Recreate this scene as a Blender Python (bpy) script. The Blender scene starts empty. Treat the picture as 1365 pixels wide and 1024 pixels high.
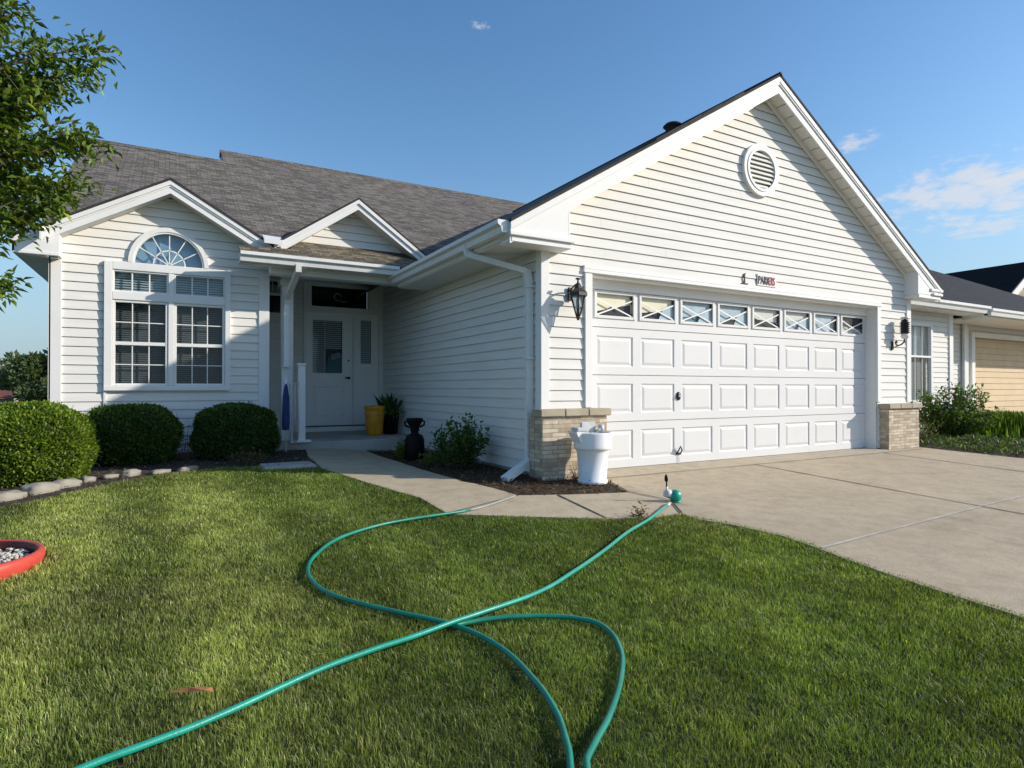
import bpy, bmesh, math, random
import numpy as np
from mathutils import Vector, Matrix
R = math.radians
random.seed(7); rng = np.random.default_rng(11)
sc = bpy.context.scene
COL = sc.collection
LOC = {}

# ------------------------------------------------------------------ ground height
def sstep(a, b, x):
    t = min(1.0, max(0.0, (x-a)/(b-a))); return t*t*(3-2*t)
def gz(x, y):
    if y < 0: return .045*max(y, -12.0)
    return .03*min(y, 3.4)*sstep(-1.0, -2.4, x)
def gz_np(x, y):
    t = np.clip((x+1.0)/(-1.4), 0, 1); t = t*t*(3-2*t)
    return np.where(y < 0, .045*np.maximum(y, -12), .03*np.minimum(y, 3.4)*t)

# ------------------------------------------------------------------ materials
class NT:
    def __init__(s, m):
        s.m = m; m.use_nodes = True; s.t = m.node_tree; s.n = s.t.nodes; s.l = s.t.links
        s.b = s.n.get('Principled BSDF'); s.o = s.n.get('Material Output')
    def new(s, k, **kw):
        x = s.n.new(k)
        for a, v in kw.items(): setattr(x, a, v)
        return x
    def link(s, a, b): s.l.new(a, b)
def rgb(c): return (c[0], c[1], c[2], 1.0)
def ramp(t, fac, stops):
    r = t.new('ShaderNodeValToRGB'); e = r.color_ramp.elements
    while len(e) < len(stops): e.new(0.5)
    for i, (p, c) in enumerate(stops): e[i].position = p; e[i].color = rgb(c)
    t.link(fac, r.inputs[0]); return r
def noise(t, vec, scale, detail=4.0, rough=.55):
    n = t.new('ShaderNodeTexNoise'); n.inputs['Scale'].default_value = scale
    n.inputs['Detail'].default_value = detail; n.inputs['Roughness'].default_value = rough
    t.link(vec, n.inputs['Vector']); return n
def mixc(t, kind, fac, a, b):
    m = t.new('ShaderNodeMix', data_type='RGBA', blend_type=kind)
    for s, v in ((m.inputs[0], fac), (m.inputs[6], a), (m.inputs[7], b)):
        if isinstance(v, (int, float)): s.default_value = v
        elif isinstance(v, tuple): s.default_value = rgb(v)
        else: t.link(v, s)
    return m.outputs[2]
def bump(t, h, strength, dist):
    b = t.new('ShaderNodeBump'); b.inputs['Strength'].default_value = strength; b.inputs['Distance'].default_value = dist
    t.link(h, b.inputs['Height']); t.link(b.outputs[0], t.b.inputs['Normal']); return b
def texco(t, which='Object'):
    return t.new('ShaderNodeTexCoord').outputs[which]
def plain(name, c, rough=.5, var=.12, scale=3.0, spec=.5, metal=0., bmp=0., bscale=60, dirt=None):
    m = bpy.data.materials.new(name); t = NT(m)
    co = texco(t); n = noise(t, co, scale, 5)
    lo = tuple(max(0, x*(1-var)) for x in c); hi = tuple(min(1, x*(1+var)) for x in c)
    r = ramp(t, n.outputs[0], [(.3, lo), (.7, hi)]); out = r.outputs[0]
    if dirt:
        n2 = noise(t, co, dirt[0], 8, .7); r2 = ramp(t, n2.outputs[0], [(dirt[1], (1, 1, 1)), (dirt[2], dirt[3])])
        out = mixc(t, 'MULTIPLY', 1.0, out, r2.outputs[0])
    t.link(out, t.b.inputs['Base Color'])
    t.b.inputs['Roughness'].default_value = rough; t.b.inputs['Metallic'].default_value = metal
    t.b.inputs['Specular IOR Level'].default_value = spec
    if bmp: bump(t, noise(t, co, bscale, 4).outputs[0], bmp, .01)
    return m
M = {}
M['trim'] = plain('white_painted_trim', (.79, .785, .765), .6, .03, 1.5, dirt=(4, .55, .85, (.90, .89, .86)))
M['soffit'] = plain('white_soffit', (.74, .725, .67), .5, .03, 2)
M['garage'] = plain('garage_door_enamel', (.69, .69, .685), .55, .02, .8, bmp=.06, bscale=220, dirt=(2.5, .5, .95, (.93, .925, .91)))
M['doorpaint'] = plain('entry_door_enamel', (.86, .86, .85), .4, .03, 2)
M['gutter'] = plain('white_gutter_metal', (.77, .775, .76), .35, .04, 3, dirt=(9, .5, .8, (.86, .85, .80)))
M['black'] = plain('black_metal', (.018, .017, .016), .4, .3, 20)
M['dark'] = plain('dark_interior', (.02, .021, .022), .8, .3, 3)
M['blind'] = plain('blind_vinyl', (.16, .16, .15), .6, .12, 2)
M['whiteblind'] = plain('white_blind_vinyl', (.62, .61, .57), .6, .08, 2)
M['cream'] = plain('cream_reflection', (.88, .80, .60), .7, .08, 3)  # garage pane cards only: a pale reflection put into the colour
M['bluegrey'] = plain('pale_blue_grey', (.42, .52, .60), .6, .2, 5)
M['teal_dark'] = plain('teal_panel', (.03, .22, .25), .5, .3, 6)
M['hose'] = plain('teal_hose_rubber', (.012, .30, .215), .36, .12, 9, bmp=.12, bscale=160, dirt=(14, .5, .8, (.72, .78, .75)))
M['hose2'] = plain('dark_green_hose_rubber', (.010, .215, .145), .36, .15, 9, bmp=.12, bscale=160, dirt=(14, .5, .8, (.7, .76, .7)))
M['hosegrey'] = plain('faded_grey_hose', (.24, .27, .25), .5, .15, 9)
M['red'] = plain('red_plastic', (.52, .065, .045), .42, .12, 8, dirt=(20, .5, .8, (.8, .7, .66)))
M['reddark'] = plain('inner_red_plastic', (.10, .018, .022), .5, .2, 8)
M['whitepl'] = plain('white_plastic', (.80, .81, .82), .33, .03, 4, dirt=(6, .55, .85, (.88, .87, .84)))
M['clear'] = plain('clouded_plastic', (.55, .56, .56), .25, .15, 20)
M['yellow'] = plain('ochre_glazed_pot', (.62, .265, .014), .38, .22, 8)
M['urn'] = plain('black_glazed_urn', (.008, .007, .007), .6, .4, 8, spec=.15)
M['cap'] = plain('limestone_cap', (.40, .345, .25), .8, .16, 5, bmp=.25, bscale=70)
M['stone'] = plain('pale_limestone', (.27, .25, .21), .85, .22, 9, bmp=.7, bscale=28)
M['brass'] = plain('dark_bronze', (.05, .04, .03), .35, .3, 20, metal=.6)
M['bluecloth'] = plain('navy_cloth', (.018, .045, .16), .8, .3, 14)
M['beigedoor'] = plain('beige_garage_door', (.60, .45, .27), .6, .07, 3)
M['orange'] = plain('dead_leaf', (.32, .12, .045), .8, .4, 40)
M['bark'] = plain('tree_bark', (.13, .10, .075), .9, .35, 14, bmp=.8, bscale=40)
M['twig'] = plain('brown_twig', (.10, .07, .04), .9, .3, 14)
M['soil'] = plain('garden_soil', (.045, .032, .022), .95, .5, 14, bmp=.9, bscale=30)
M['amber'] = plain('amber_lamp_glass', (.45, .20, .12), .2, .3, 10)
M['joint'] = plain('dark_joint_filler', (.035, .030, .026), .9, .3, 12)
M['palejoint'] = plain('pale_joint_filler', (.46, .44, .40), .9, .2, 12)
M['inkdark'] = plain('dark_ink', (.06, .025, .02), .7, .2, 20)
M['inkred'] = plain('red_ink', (.42, .03, .045), .7, .2, 20)
M['brickred'] = plain('distant_red_roof', (.16, .06, .045), .9, .3, 2)
M['concretestep'] = plain('porch_concrete', (.40, .385, .36), .85, .14, 3, bmp=.3, bscale=90)

def mat_siding():
    m = bpy.data.materials.new('vinyl_siding'); t = NT(m)
    co = texco(t); uv = texco(t, 'UV')
    n = noise(t, co, .9, 4); r = ramp(t, n.outputs[0], [(.3, (.775, .76, .72)), (.7, (.82, .805, .765))])
    mp = t.new('ShaderNodeMapping'); mp.inputs['Scale'].default_value = (1.1, 14, 1); t.link(uv, mp.inputs[0])
    n2 = noise(t, mp.outputs[0], 1.0, 5, .65); r2 = ramp(t, n2.outputs[0], [(.42, (.93, .925, .91)), (.62, (1, 1, 1))])
    a = mixc(t, 'MULTIPLY', .8, r.outputs[0], r2.outputs[0])
    # faint grime running down near the ground
    t.link(a, t.b.inputs['Base Color'])
    mp2 = t.new('ShaderNodeMapping'); mp2.inputs['Scale'].default_value = (6, 90, 1); t.link(uv, mp2.inputs[0])
    n3 = noise(t, mp2.outputs[0], 1.0, 4, .6)
    bump(t, n3.outputs[0], .10, .01)
    t.b.inputs['Roughness'].default_value = .72
    t.b.inputs['Specular IOR Level'].default_value = .15
    return m
M['siding'] = mat_siding()
M['lapshadow'] = plain('siding_lap_shadow', (.16, .155, .145), .8, .1, 5)  # underside of each lap: the shadow line is put into the colour

def mat_shingle(name, cols, moss=False):
    m = bpy.data.materials.new(name); t = NT(m); uv = texco(t, 'UV')
    b = t.new('ShaderNodeTexBrick'); b.offset = .37; b.offset_frequency = 2; b.squash = 1.0
    t.link(uv, b.inputs['Vector'])
    b.inputs['Color1'].default_value = (0, 0, 0, 1); b.inputs['Color2'].default_value = (1, 1, 1, 1); b.inputs['Mortar'].default_value = (.0, .0, .0, 1)
    b.inputs['Scale'].default_value = 1.0; b.inputs['Mortar Size'].default_value = .004; b.inputs['Mortar Smooth'].default_value = .3
    b.inputs['Brick Width'].default_value = .15; b.inputs['Row Height'].default_value = .062; b.inputs['Bias'].default_value = 0.0
    mp = t.new('ShaderNodeMapping'); mp.inputs['Scale'].default_value = (15.0, 42, 1); t.link(uv, mp.inputs[0])
    n = noise(t, mp.outputs[0], 1.0, 6, .78)
    ad = t.new('ShaderNodeMath', operation='MULTIPLY_ADD'); ad.inputs[1].default_value = .24; t.link(b.outputs['Color'], ad.inputs[0])
    sc2 = t.new('ShaderNodeMath', operation='MULTIPLY'); sc2.inputs[1].default_value = .82; t.link(n.outputs[0], sc2.inputs[0]); t.link(sc2.outputs[0], ad.inputs[2])
    r = ramp(t, ad.outputs[0], [(.34, cols[0]), (.52, cols[1]), (.70, cols[2])])
    gr = noise(t, uv, 48, 6, .8); g2 = ramp(t, gr.outputs[0], [(.3, (.55, .55, .55)), (.7, (1.35, 1.34, 1.32))])
    a = mixc(t, 'MULTIPLY', 1.0, r.outputs[0], g2.outputs[0])
    dk = ramp(t, b.outputs['Fac'], [(0, (1, 1, 1)), (1, (.42, .42, .42))]); a = mixc(t, 'MULTIPLY', 1.0, a, dk.outputs[0])
    pt = noise(t, uv, .9, 4, .6); pr = ramp(t, pt.outputs[0], [(.3, (.92, .92, .93)), (.7, (1.06, 1.05, 1.02))]); a = mixc(t, 'MULTIPLY', 1.0, a, pr.outputs[0])
    t.link(a, t.b.inputs['Base Color']); t.b.inputs['Roughness'].default_value = .92; t.b.inputs['Specular IOR Level'].default_value = .2
    h = t.new('ShaderNodeMath', operation='SUBTRACT'); t.link(ad.outputs[0], h.inputs[0]); t.link(b.outputs['Fac'], h.inputs[1])
    bump(t, h.outputs[0], .8, .014)
    return m
M['shingle'] = mat_shingle('weathered_brown_shingle', ((.074, .066, .059), (.158, .143, .129), (.27, .248, .222)))
M['shinglemoss'] = mat_shingle('mossy_tan_shingle', ((.055, .047, .036), (.150, .130, .098), (.29, .255, .19)))
M['slate'] = mat_shingle('dark_slate_shingle', ((.022, .025, .03), (.034, .038, .046), (.05, .055, .064)))
M['blackroof'] = mat_shingle('black_shingle', ((.006, .006, .007), (.01, .010, .012), (.016, .016, .018)))
M['shedge'] = plain('shingle_edge', (.035, .031, .03), .9, .3, 12)

def mat_concrete(name, base, stain):
    m = bpy.data.materials.new(name); t = NT(m); co = texco(t)
    n = noise(t, co, .55, 6, .6); r = ramp(t, n.outputs[0], [(.28, stain), (.62, base)])
    s = noise(t, co, 150, 2, .8); sr = ramp(t, s.outputs[0], [(.3, (.72, .71, .69)), (.5, (1, 1, 1)), (.72, (1.16, 1.15, 1.13))])
    a = mixc(t, 'MULTIPLY', 1.0, r.outputs[0], sr.outputs[0])
    s2 = noise(t, co, 7, 6, .75); s2r = ramp(t, s2.outputs[0], [(.36, (.86, .85, .83)), (.6, (1.04, 1.04, 1.04))])
    a = mixc(t, 'MULTIPLY', 1.0, a, s2r.outputs[0])
    s3 = noise(t, co, 1.7, 8, .72); s3r = ramp(t, s3.outputs[0], [(.30, (.70, .685, .66)), (.44, (1, 1, 1)), (.66, (1.06, 1.05, 1.03))]); a = mixc(t, 'MULTIPLY', .75, a, s3r.outputs[0])
    s4 = noise(t, co, 23, 3, .5); s4r = ramp(t, s4.outputs[0], [(.20, (.45, .43, .40)), (.29, (1, 1, 1))]); a = mixc(t, 'MULTIPLY', .8, a, s4r.outputs[0])
    t.link(a, t.b.inputs['Base Color']); t.b.inputs['Roughness'].default_value = .88
    t.b.inputs['Specular IOR Level'].default_value = .25
    bump(t, s.outputs[0], .35, .004)
    return m
M['concrete'] = mat_concrete('broom_finished_concrete', (.475, .395, .285), (.39, .325, .235))
M['walk'] = mat_concrete('walkway_concrete', (.495, .415, .30), (.44, .37, .265))
M['apron'] = mat_concrete('apron_concrete', (.48, .415, .31), (.41, .355, .265))

def mat_brick():
    m = bpy.data.materials.new('stacked_tan_brick'); t = NT(m); uv = texco(t, 'UV')
    b = t.new('ShaderNodeTexBrick'); b.offset = .41; t.link(uv, b.inputs['Vector'])
    b.inputs['Color1'].default_value = (.40, .325, .235, 1); b.inputs['Color2'].default_value = (.68, .61, .50, 1); b.inputs['Mortar'].default_value = (.40, .35, .28, 1)
    b.inputs['Scale'].default_value = 1; b.inputs['Mortar Size'].default_value = .0035; b.inputs['Brick Width'].default_value = .17; b.inputs['Row Height'].default_value = .042; b.inputs['Mortar Smooth'].default_value = .2
    n = noise(t, uv, 9, 6, .7); r = ramp(t, n.outputs[0], [(.3, (.70, .66, .60)), (.62, (1.08, 1.06, 1.02))])
    a = mixc(t, 'MULTIPLY', 1.0, b.outputs[0], r.outputs[0]); t.link(a, t.b.inputs['Base Color'])
    t.b.inputs['Roughness'].default_value = .9
    h = t.new('ShaderNodeMath', operation='MULTIPLY_ADD'); h.inputs[1].default_value = -1.0; t.link(b.outputs['Fac'], h.inputs[0]); t.link(n.outputs[0], h.inputs[2])
    bump(t, h.outputs[0], .8, .012); return m
M['brick'] = mat_brick()

def mat_glass(name, tint=(.75, .82, .86), refl=1.0, trans=.75):
    m = bpy.data.materials.new(name); t = NT(m)
    tr = t.new('ShaderNodeBsdfTransparent'); tr.inputs[0].default_value = (tint[0]*trans, tint[1]*trans, tint[2]*trans, 1)
    gl = t.new('ShaderNodeBsdfGlossy'); gl.inputs['Roughness'].default_value = .03; gl.inputs[0].default_value = (.95, .97, 1, 1)
    lw = t.new('ShaderNodeLayerWeight'); lw.inputs[0].default_value = .5
    fr = t.new('ShaderNodeMath', operation='POWER'); fr.inputs[1].default_value = 3.5; t.link(lw.outputs['Facing'], fr.inputs[0])
    n = noise(t, texco(t), 2.2, 2); bp = t.new('ShaderNodeBump'); bp.inputs['Strength'].default_value = .05; bp.inputs['Distance'].default_value = .05
    t.link(n.outputs[0], bp.inputs['Height']); t.link(bp.outputs[0], gl.inputs['Normal'])
    mu = t.new('ShaderNodeMath', operation='MULTIPLY_ADD'); mu.inputs[1].default_value = refl; mu.inputs[2].default_value = .04*refl; mu.use_clamp = True; t.link(fr.outputs[0], mu.inputs[0])
    mx = t.new('ShaderNodeMixShader'); t.link(mu.outputs[0], mx.inputs[0]); t.link(tr.outputs[0], mx.inputs[1]); t.link(gl.outputs[0], mx.inputs[2])
    t.link(mx.outputs[0], t.o.inputs[0]); return m
M['glass'] = mat_glass('window_glass', refl=.8, trans=.85)
M['glassclear'] = mat_glass('clear_garage_glass', (.95, .97, .97), .5, 1.0)
M['glassblue'] = mat_glass('sky_mirroring_glass', (.75, .88, .96), 1.6, .9)
M['glassdark'] = mat_glass('dark_transom_glass', (.5, .5, .5), .8, .5)

def mat_leaf(name, trans=.35, rough=.45, spec=.35):
    m = bpy.data.materials.new(name); t = NT(m)
    at = t.new('ShaderNodeAttribute'); at.attribute_name = 'tone'
    t.link(at.outputs['Color'], t.b.inputs['Base Color']); t.b.inputs['Roughness'].default_value = rough; t.b.inputs['Specular IOR Level'].default_value = spec
    tl = t.new('ShaderNodeBsdfTranslucent'); br = mixc(t, 'MULTIPLY', 1.0, at.outputs['Color'], (1.5, 1.5, .7)); t.link(br, tl.inputs[0])
    mx = t.new('ShaderNodeMixShader'); mx.inputs[0].default_value = trans
    t.link(t.b.outputs[0], mx.inputs[1]); t.link(tl.outputs[0], mx.inputs[2]); t.link(mx.outputs[0], t.o.inputs[0]); return m
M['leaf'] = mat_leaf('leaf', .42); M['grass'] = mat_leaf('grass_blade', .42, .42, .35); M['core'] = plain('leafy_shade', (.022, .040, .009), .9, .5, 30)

def mat_ground():
    m = bpy.data.materials.new('turf_soil'); t = NT(m); co = texco(t)
    n = noise(t, co, 3.5, 8, .7); r = ramp(t, n.outputs[0], [(.3, (.030, .042, .012)), (.7, (.062, .078, .022))])
    t.link(r.outputs[0], t.b.inputs['Base Color']); t.b.inputs['Roughness'].default_value = .95
    bump(t, noise(t, co, 60, 5).outputs[0], .8, .02); return m
M['ground'] = mat_ground()

# ------------------------------------------------------------------ mesh builder
class MB:
    def __init__(s): s.v = []; s.f = []; s.m = []; s.mats = []; s.smooth = []
    def mi(s, m):
        if m not in s.mats: s.mats.append(m)
        return s.mats.index(m)
    def poly(s, pts, m, sm=False):
        b = len(s.v); s.v += [tuple(p) for p in pts]; s.f.append(tuple(range(b, b+len(pts)))); s.m.append(s.mi(m)); s.smooth.append(sm)
    def mesh(s, vs, fs, m, sm=False):
        b = len(s.v); s.v += [tuple(p) for p in vs]; k = s.mi(m)
        for f in fs: s.f.append(tuple(i+b for i in f)); s.m.append(k); s.smooth.append(sm)
    def box(s, x0, x1, y0, y1, z0, z1, m):
        v = [(x0,y0,z0),(x1,y0,z0),(x1,y1,z0),(x0,y1,z0),(x0,y0,z1),(x1,y0,z1),(x1,y1,z1),(x0,y1,z1)]
        s.mesh(v, [(0,3,2,1),(4,5,6,7),(0,1,5,4),(1,2,6,5),(2,3,7,6),(3,0,4,7)], m)
    def bbox(s, x0, x1, y0, y1, z0, z1, m, b=.006):
        """box with bevelled edges, through bmesh"""
        bm = bmesh.new(); bmesh.ops.create_cube(bm, size=1)
        for v in bm.verts: v.co = Vector(((x0+x1)/2+v.co.x*(x1-x0), (y0+y1)/2+v.co.y*(y1-y0), (z0+z1)/2+v.co.z*(z1-z0)))
        bmesh.ops.bevel(bm, geom=bm.edges[:], offset=b, segments=2, affect='EDGES')
        s.bm(bm, m)
    def bm(s, bm, m, sm=False):
        bm.verts.index_update(); s.mesh([v.co[:] for v in bm.verts], [[v.index for v in f.verts] for f in bm.faces], m, sm); bm.free()
    def prism(s, pts, vec, m, m_side=None, m_far=None):
        n = len(pts); vec = Vector(vec); q = [tuple(Vector(p)+vec) for p in pts]
        s.poly(pts, m); s.poly(q[::-1], m_far or m)
        for i in range(n): j = (i+1) % n; s.poly([pts[j], pts[i], q[i], q[j]], m_side or m)
    def tube(s, path, r, m, n=8, caps=True, sm=True, flat=None):
        P = [Vector(p) for p in path]; rs = r if isinstance(r, (list, tuple)) else [r]*len(P)
        rings = []; up = None
        for i, p in enumerate(P):
            d = (P[min(i+1, len(P)-1)]-P[max(i-1, 0)]).normalized()
            if up is None: up = Vector((0,0,1)) if abs(d.z) < .9 else Vector((1,0,0))
            x = d.cross(up)
            if x.length < 1e-4: x = d.cross(Vector((0,1,0)))
            x.normalize(); y = x.cross(d).normalized(); up = y
            rings.append([p+(x*math.cos(2*math.pi*k/n)+y*math.sin(2*math.pi*k/n))*rs[i] for k in range(n)])
        vs = [v for q in rings for v in q]; fs = []
        for i in range(len(P)-1):
            for k in range(n): fs.append((i*n+k, i*n+(k+1)%n, (i+1)*n+(k+1)%n, (i+1)*n+k))
        if caps: fs.append(tuple(range(n))[::-1]); fs.append(tuple((len(P)-1)*n+k for k in range(n)))
        s.mesh(vs, fs, m, sm)
    def lathe(s, prof, c, m, n=28, sm=True, sx=1, sy=1, rot=0):
        vs = []; fs = []
        for (r, z) in prof:
            for k in range(n): a = 2*math.pi*k/n+rot; vs.append((c[0]+r*math.cos(a)*sx, c[1]+r*math.sin(a)*sy, c[2]+z))
        for i in range(len(prof)-1):
            for k in range(n): fs.append((i*n+k, i*n+(k+1)%n, (i+1)*n+(k+1)%n, (i+1)*n+k))
        s.mesh(vs, fs, m, sm)
    def bar(s, p, q, w, h, m, up=(0,0,1)):
        p = Vector(p); q = Vector(q); d = (q-p).normalized(); x = d.cross(Vector(up)).normalized(); y = x.cross(d)
        a = [p+x*sx*w/2+y*sy*h/2 for sx, sy in ((-1,-1),(1,-1),(1,1),(-1,1))]; s.prism([tuple(v) for v in a], q-p, m)
    def build(s, name, parent=None, base=None):
        off = Vector((0,0,0))
        if parent is not None: off = LOC[parent.name]
        elif base is not None: off = Vector(base)
        me = bpy.data.meshes.new(name)
        me.from_pydata([tuple(Vector(v)-off) for v in s.v], [], s.f)
        for m in s.mats: me.materials.append(m)
        me.polygons.foreach_set('material_index', s.m); me.polygons.foreach_set('use_smooth', s.smooth)
        uvl = me.uv_layers.new(name='UVMap')
        for p in me.polygons:
            n = p.normal
            if abs(n.z) > .95: u = Vector((1,0,0)); w = Vector((0,1,0))
            else:
                u = Vector((0,0,1)).cross(n).normalized(); w = n.cross(u)
            for li in p.loop_indices:
                co = me.vertices[me.loops[li].vertex_index].co+off
                uvl.data[li].uv = (co.dot(u), co.dot(w))
        me.update()
        o = bpy.data.objects.new(name, me); COL.objects.link(o)
        if parent is not None: o.parent = parent
        else: o.location = off
        LOC[o.name] = off
        return o
def thing(name, label, cat, loc, group=None):
    o = bpy.data.objects.new(name, None); COL.objects.link(o); o.location = loc; o.empty_display_size = .2
    LOC[o.name] = Vector(loc); o['label'] = label; o['category'] = cat
    if group: o['group'] = group
    return o
def tag(o, label, cat, group=None, kind=None):
    o['label'] = label; o['category'] = cat
    if group: o['group'] = group
    if kind: o['kind'] = kind
    return o
def structure(o): o['kind'] = 'structure'; return o

# ------------------------------------------------------------------ lap siding
LAP = .108
def siding(mb, mapf, zb, zt, fL, fR, holes=(), lap=LAP, o1=.015, o0=.002, phase=0.0, m=None, edge=None):
    m = m or M['siding']; edge = edge or m
    cuts = set([zb, zt])
    z = zb+phase
    edges = []
    while z < zt: edges.append(z); cuts.add(z); z += lap
    for h in holes: cuts.add(min(max(h[2], zb), zt)); cuts.add(min(max(h[3], zb), zt))
    cs = sorted(cuts); cs2 = [cs[0]]
    for c in cs[1:]:
        if c-cs2[-1] > 1e-5: cs2.append(c)
    def off(z, side):
        k = (z-zb-phase)/lap; fr = k-math.floor(k+1e-6)
        if side > 0 and abs(fr) < 1e-3: fr = 1.0
        return o1+(o0-o1)*max(0, min(1, fr))
    for za, zc in zip(cs2[:-1], cs2[1:]):
        zm = (za+zc)/2; iv = [(fL(zm), fR(zm), True, True)]
        for h in holes:
            if h[2] < zm < h[3]:
                new = []
                for (a, b, ea, eb) in iv:
                    if h[1] <= a or h[0] >= b: new.append((a, b, ea, eb)); continue
                    if h[0] > a: new.append((a, h[0], ea, False))
                    if h[1] < b: new.append((h[1], b, False, eb))
                iv = new
        oa = off(za, -1); oc = off(zc, 1)
        isedge = any(abs(za-e) < 1e-5 for e in edges)
        ck = int(math.floor((zm-zb-phase)/lap)); rs = random.Random(ck*7919+int(zb*1000)+int(fL(zb)*100)); seam = fL(zb)+rs.uniform(.3, 3.2); jit = rs.uniform(-.0007, .0007); oa += jit; oc += 0
        ivs = []
        for q in iv:
            if q[0]+.05 < seam < q[1]-.05: ivs += [(q[0], seam, q[2], False, 0), (seam, q[1], False, q[3], .0007)]
            else: ivs.append(q+(0.0007 if q[0] >= seam else 0,))
        oa0, oc0 = oa, oc
        for (a, b, ea, eb, so_) in ivs:
            oa, oc = oa0+so_, oc0+so_
            if b-a < 1e-4: continue
            a0 = fL(za) if ea else a; a1 = fL(zc) if ea else a; b0 = fR(za) if eb else b; b1 = fR(zc) if eb else b
            mb.poly([mapf(a0, za, oa), mapf(b0, za, oa), mapf(b1, zc, oc), mapf(a1, zc, oc)], m)
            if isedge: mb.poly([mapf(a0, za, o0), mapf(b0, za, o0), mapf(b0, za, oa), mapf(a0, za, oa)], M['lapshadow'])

# ------------------------------------------------------------------ HOUSE
house = thing('house', 'white vinyl sided single storey house with brown shingle roof and wide garage', 'house', (0, 2, 0))
# constants
GX0, GX1, GC = -.617, 6.13, 2.755
SL = .607; GAP = 4.83
def groof(x): return GAP-SL*abs(x-GC)
YF = -.22
OX0, OX1, OZ = 0.0, 5.22, 2.09      # garage opening
# --- garage front wall
mb = MB()
mapF = lambda s, z, o: (s, -o, z)
zroofwall = lambda z: (GAP-.16-z)/SL
gL = lambda z: max(GX0, GC-zroofwall(z)); gR = lambda z: min(GX1, GC+zroofwall(z))
vent_c, vent_r = (2.65, 3.67), .34
holes = [(OX0-.02, OX1+.02, 0, OZ)]
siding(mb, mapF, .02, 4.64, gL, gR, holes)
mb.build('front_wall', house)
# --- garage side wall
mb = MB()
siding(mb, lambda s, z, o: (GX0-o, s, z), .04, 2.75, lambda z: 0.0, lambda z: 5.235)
mb.box(GX0+.002, GX0+.15, .01, 5.235, -.3, .05, M['concretestep'])
mb.build('side_wall', house)
# corner boards of the garage
mb = MB()
mb.bbox(GX0-.022, GX0+.08, -.026, -.002, .69, 2.36, M['trim'], .004); mb.bbox(GX0-.024, GX0-.0005, -.0255, .075, .69, 2.34, M['trim'], .004)
mb.build('corner_board', house)
mb = MB(); mb.bbox(GX1-.10, GX1+.02, -.026, -.002, .69, 2.36, M['trim'], .004); mb.box(GX1-.004, GX1+.018, -.002, .1, 0, 2.36, M['trim']); mb.build('corner_board', house)
# right side + rear walls (plain, closing the volume)
mb = MB(); mb.box(GX1-.02, GX1-.006, .002, 10, -.2, 2.6, M['siding']); mb.box(-5.0, 6.1, 10, 10.1, -.2, 2.6, M['siding']); mb.build('rear_wall', house)

# --- garage roof
def slope_poly(mb, pts, m, th=.03):
    mb.prism(pts, (0, 0, -th), m, M['shedge'], M['shedge'])
mb = MB()
for sgn in (-1, 1):
    xe = GC+sgn*3.86; pts = [(xe, YF-.03, groof(xe)), (GC, YF-.03, GAP), (GC, 6.7, GAP), (xe, 6.7, groof(xe))]
    if sgn > 0: pts = pts[::-1]
    slope_poly(mb, pts[::-1], M['shingle'])
mb.tube([(GC, YF-.03, GAP-.005), (GC, 6.5, GAP-.005)], .03, M['shedge'], 8)
for k, s in enumerate((-1.9, -1.55, -1.2, -.85)):   # raised shingle tabs along the rake edge
    x = GC+s; mb.prism([(x-.17, YF-.035, groof(x-.17)+.002), (x+.17, YF-.035, groof(x+.17)+.002), (x+.17, YF-.035, groof(x+.17)+.022), (x-.17, YF-.035, groof(x-.17)+.016)], (0, .35, 0), M['shedge'])
garage_roof = mb.build('garage_roof', house)
mb = MB(); mb.lathe([(.0, .085), (.09, .08), (.12, .05), (.09, .04), (.08, -.15)], (1.42, .25, groof(1.42)), M['shedge'], 16); mb.build('roof_vent', garage_roof)

# --- rakes (stepped boards following the slope) + soffits
def rake(mb, x0, x1, zf, y0, d0, d1, proud, m):
    """board on plane y=y0 between roof-line minus d0 and minus d1"""
    mb.prism([(x0, y0, zf(x0)-d1), (x1, y0, zf(x1)-d1), (x1, y0, zf(x1)-d0), (x0, y0, zf(x0)-d0)], (0, proud, 0), m)
for sgn in (-1, 1):
    mb = MB(); xe = GC+sgn*3.86
    a, b = (xe, GC) if sgn < 0 else (GC, xe)
    rake(mb, a, b, groof, YF, .03, .23, .02, M['trim'])
    rake(mb, a, b, groof, YF-.022, .032, .10, .021, M['trim'])
    rake(mb, a, b, groof, YF-.014, .104, .125, .0135, M['trim'])
    mb.build('rake_board', house)
    mb = MB()                                               # soffit panels
    L = 3.45; n = 20
    for k in range(n):
        s0 = .03+k*L/n; s1 = s0+L/n-.014
        xa, xb = GC+sgn*s0, GC+sgn*s1
        if xa > xb: xa, xb = xb, xa
        mb.prism([(xa, YF+.021, groof(xa)-.185), (xb, YF+.021, groof(xb)-.185), (xb, YF+.021, groof(xb)-.165), (xa, YF+.021, groof(xa)-.165)], (0, -YF-.024, 0), M['soffit'])
    xa, xb = sorted((GC, GC+sgn*3.45))
    mb.prism([(xa, YF+.021, groof(xa)-.164), (xb, YF+.021, groof(xb)-.164), (xb, YF+.021, groof(xb)-.150), (xa, YF+.021, groof(xa)-.150)], (0, -YF-.024, 0), M['shedge'])
    rake(mb, xa, xb, groof, -.045, .185, .25, .028, M['soffit'])
    mb.build('rake_soffit', house)
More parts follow.
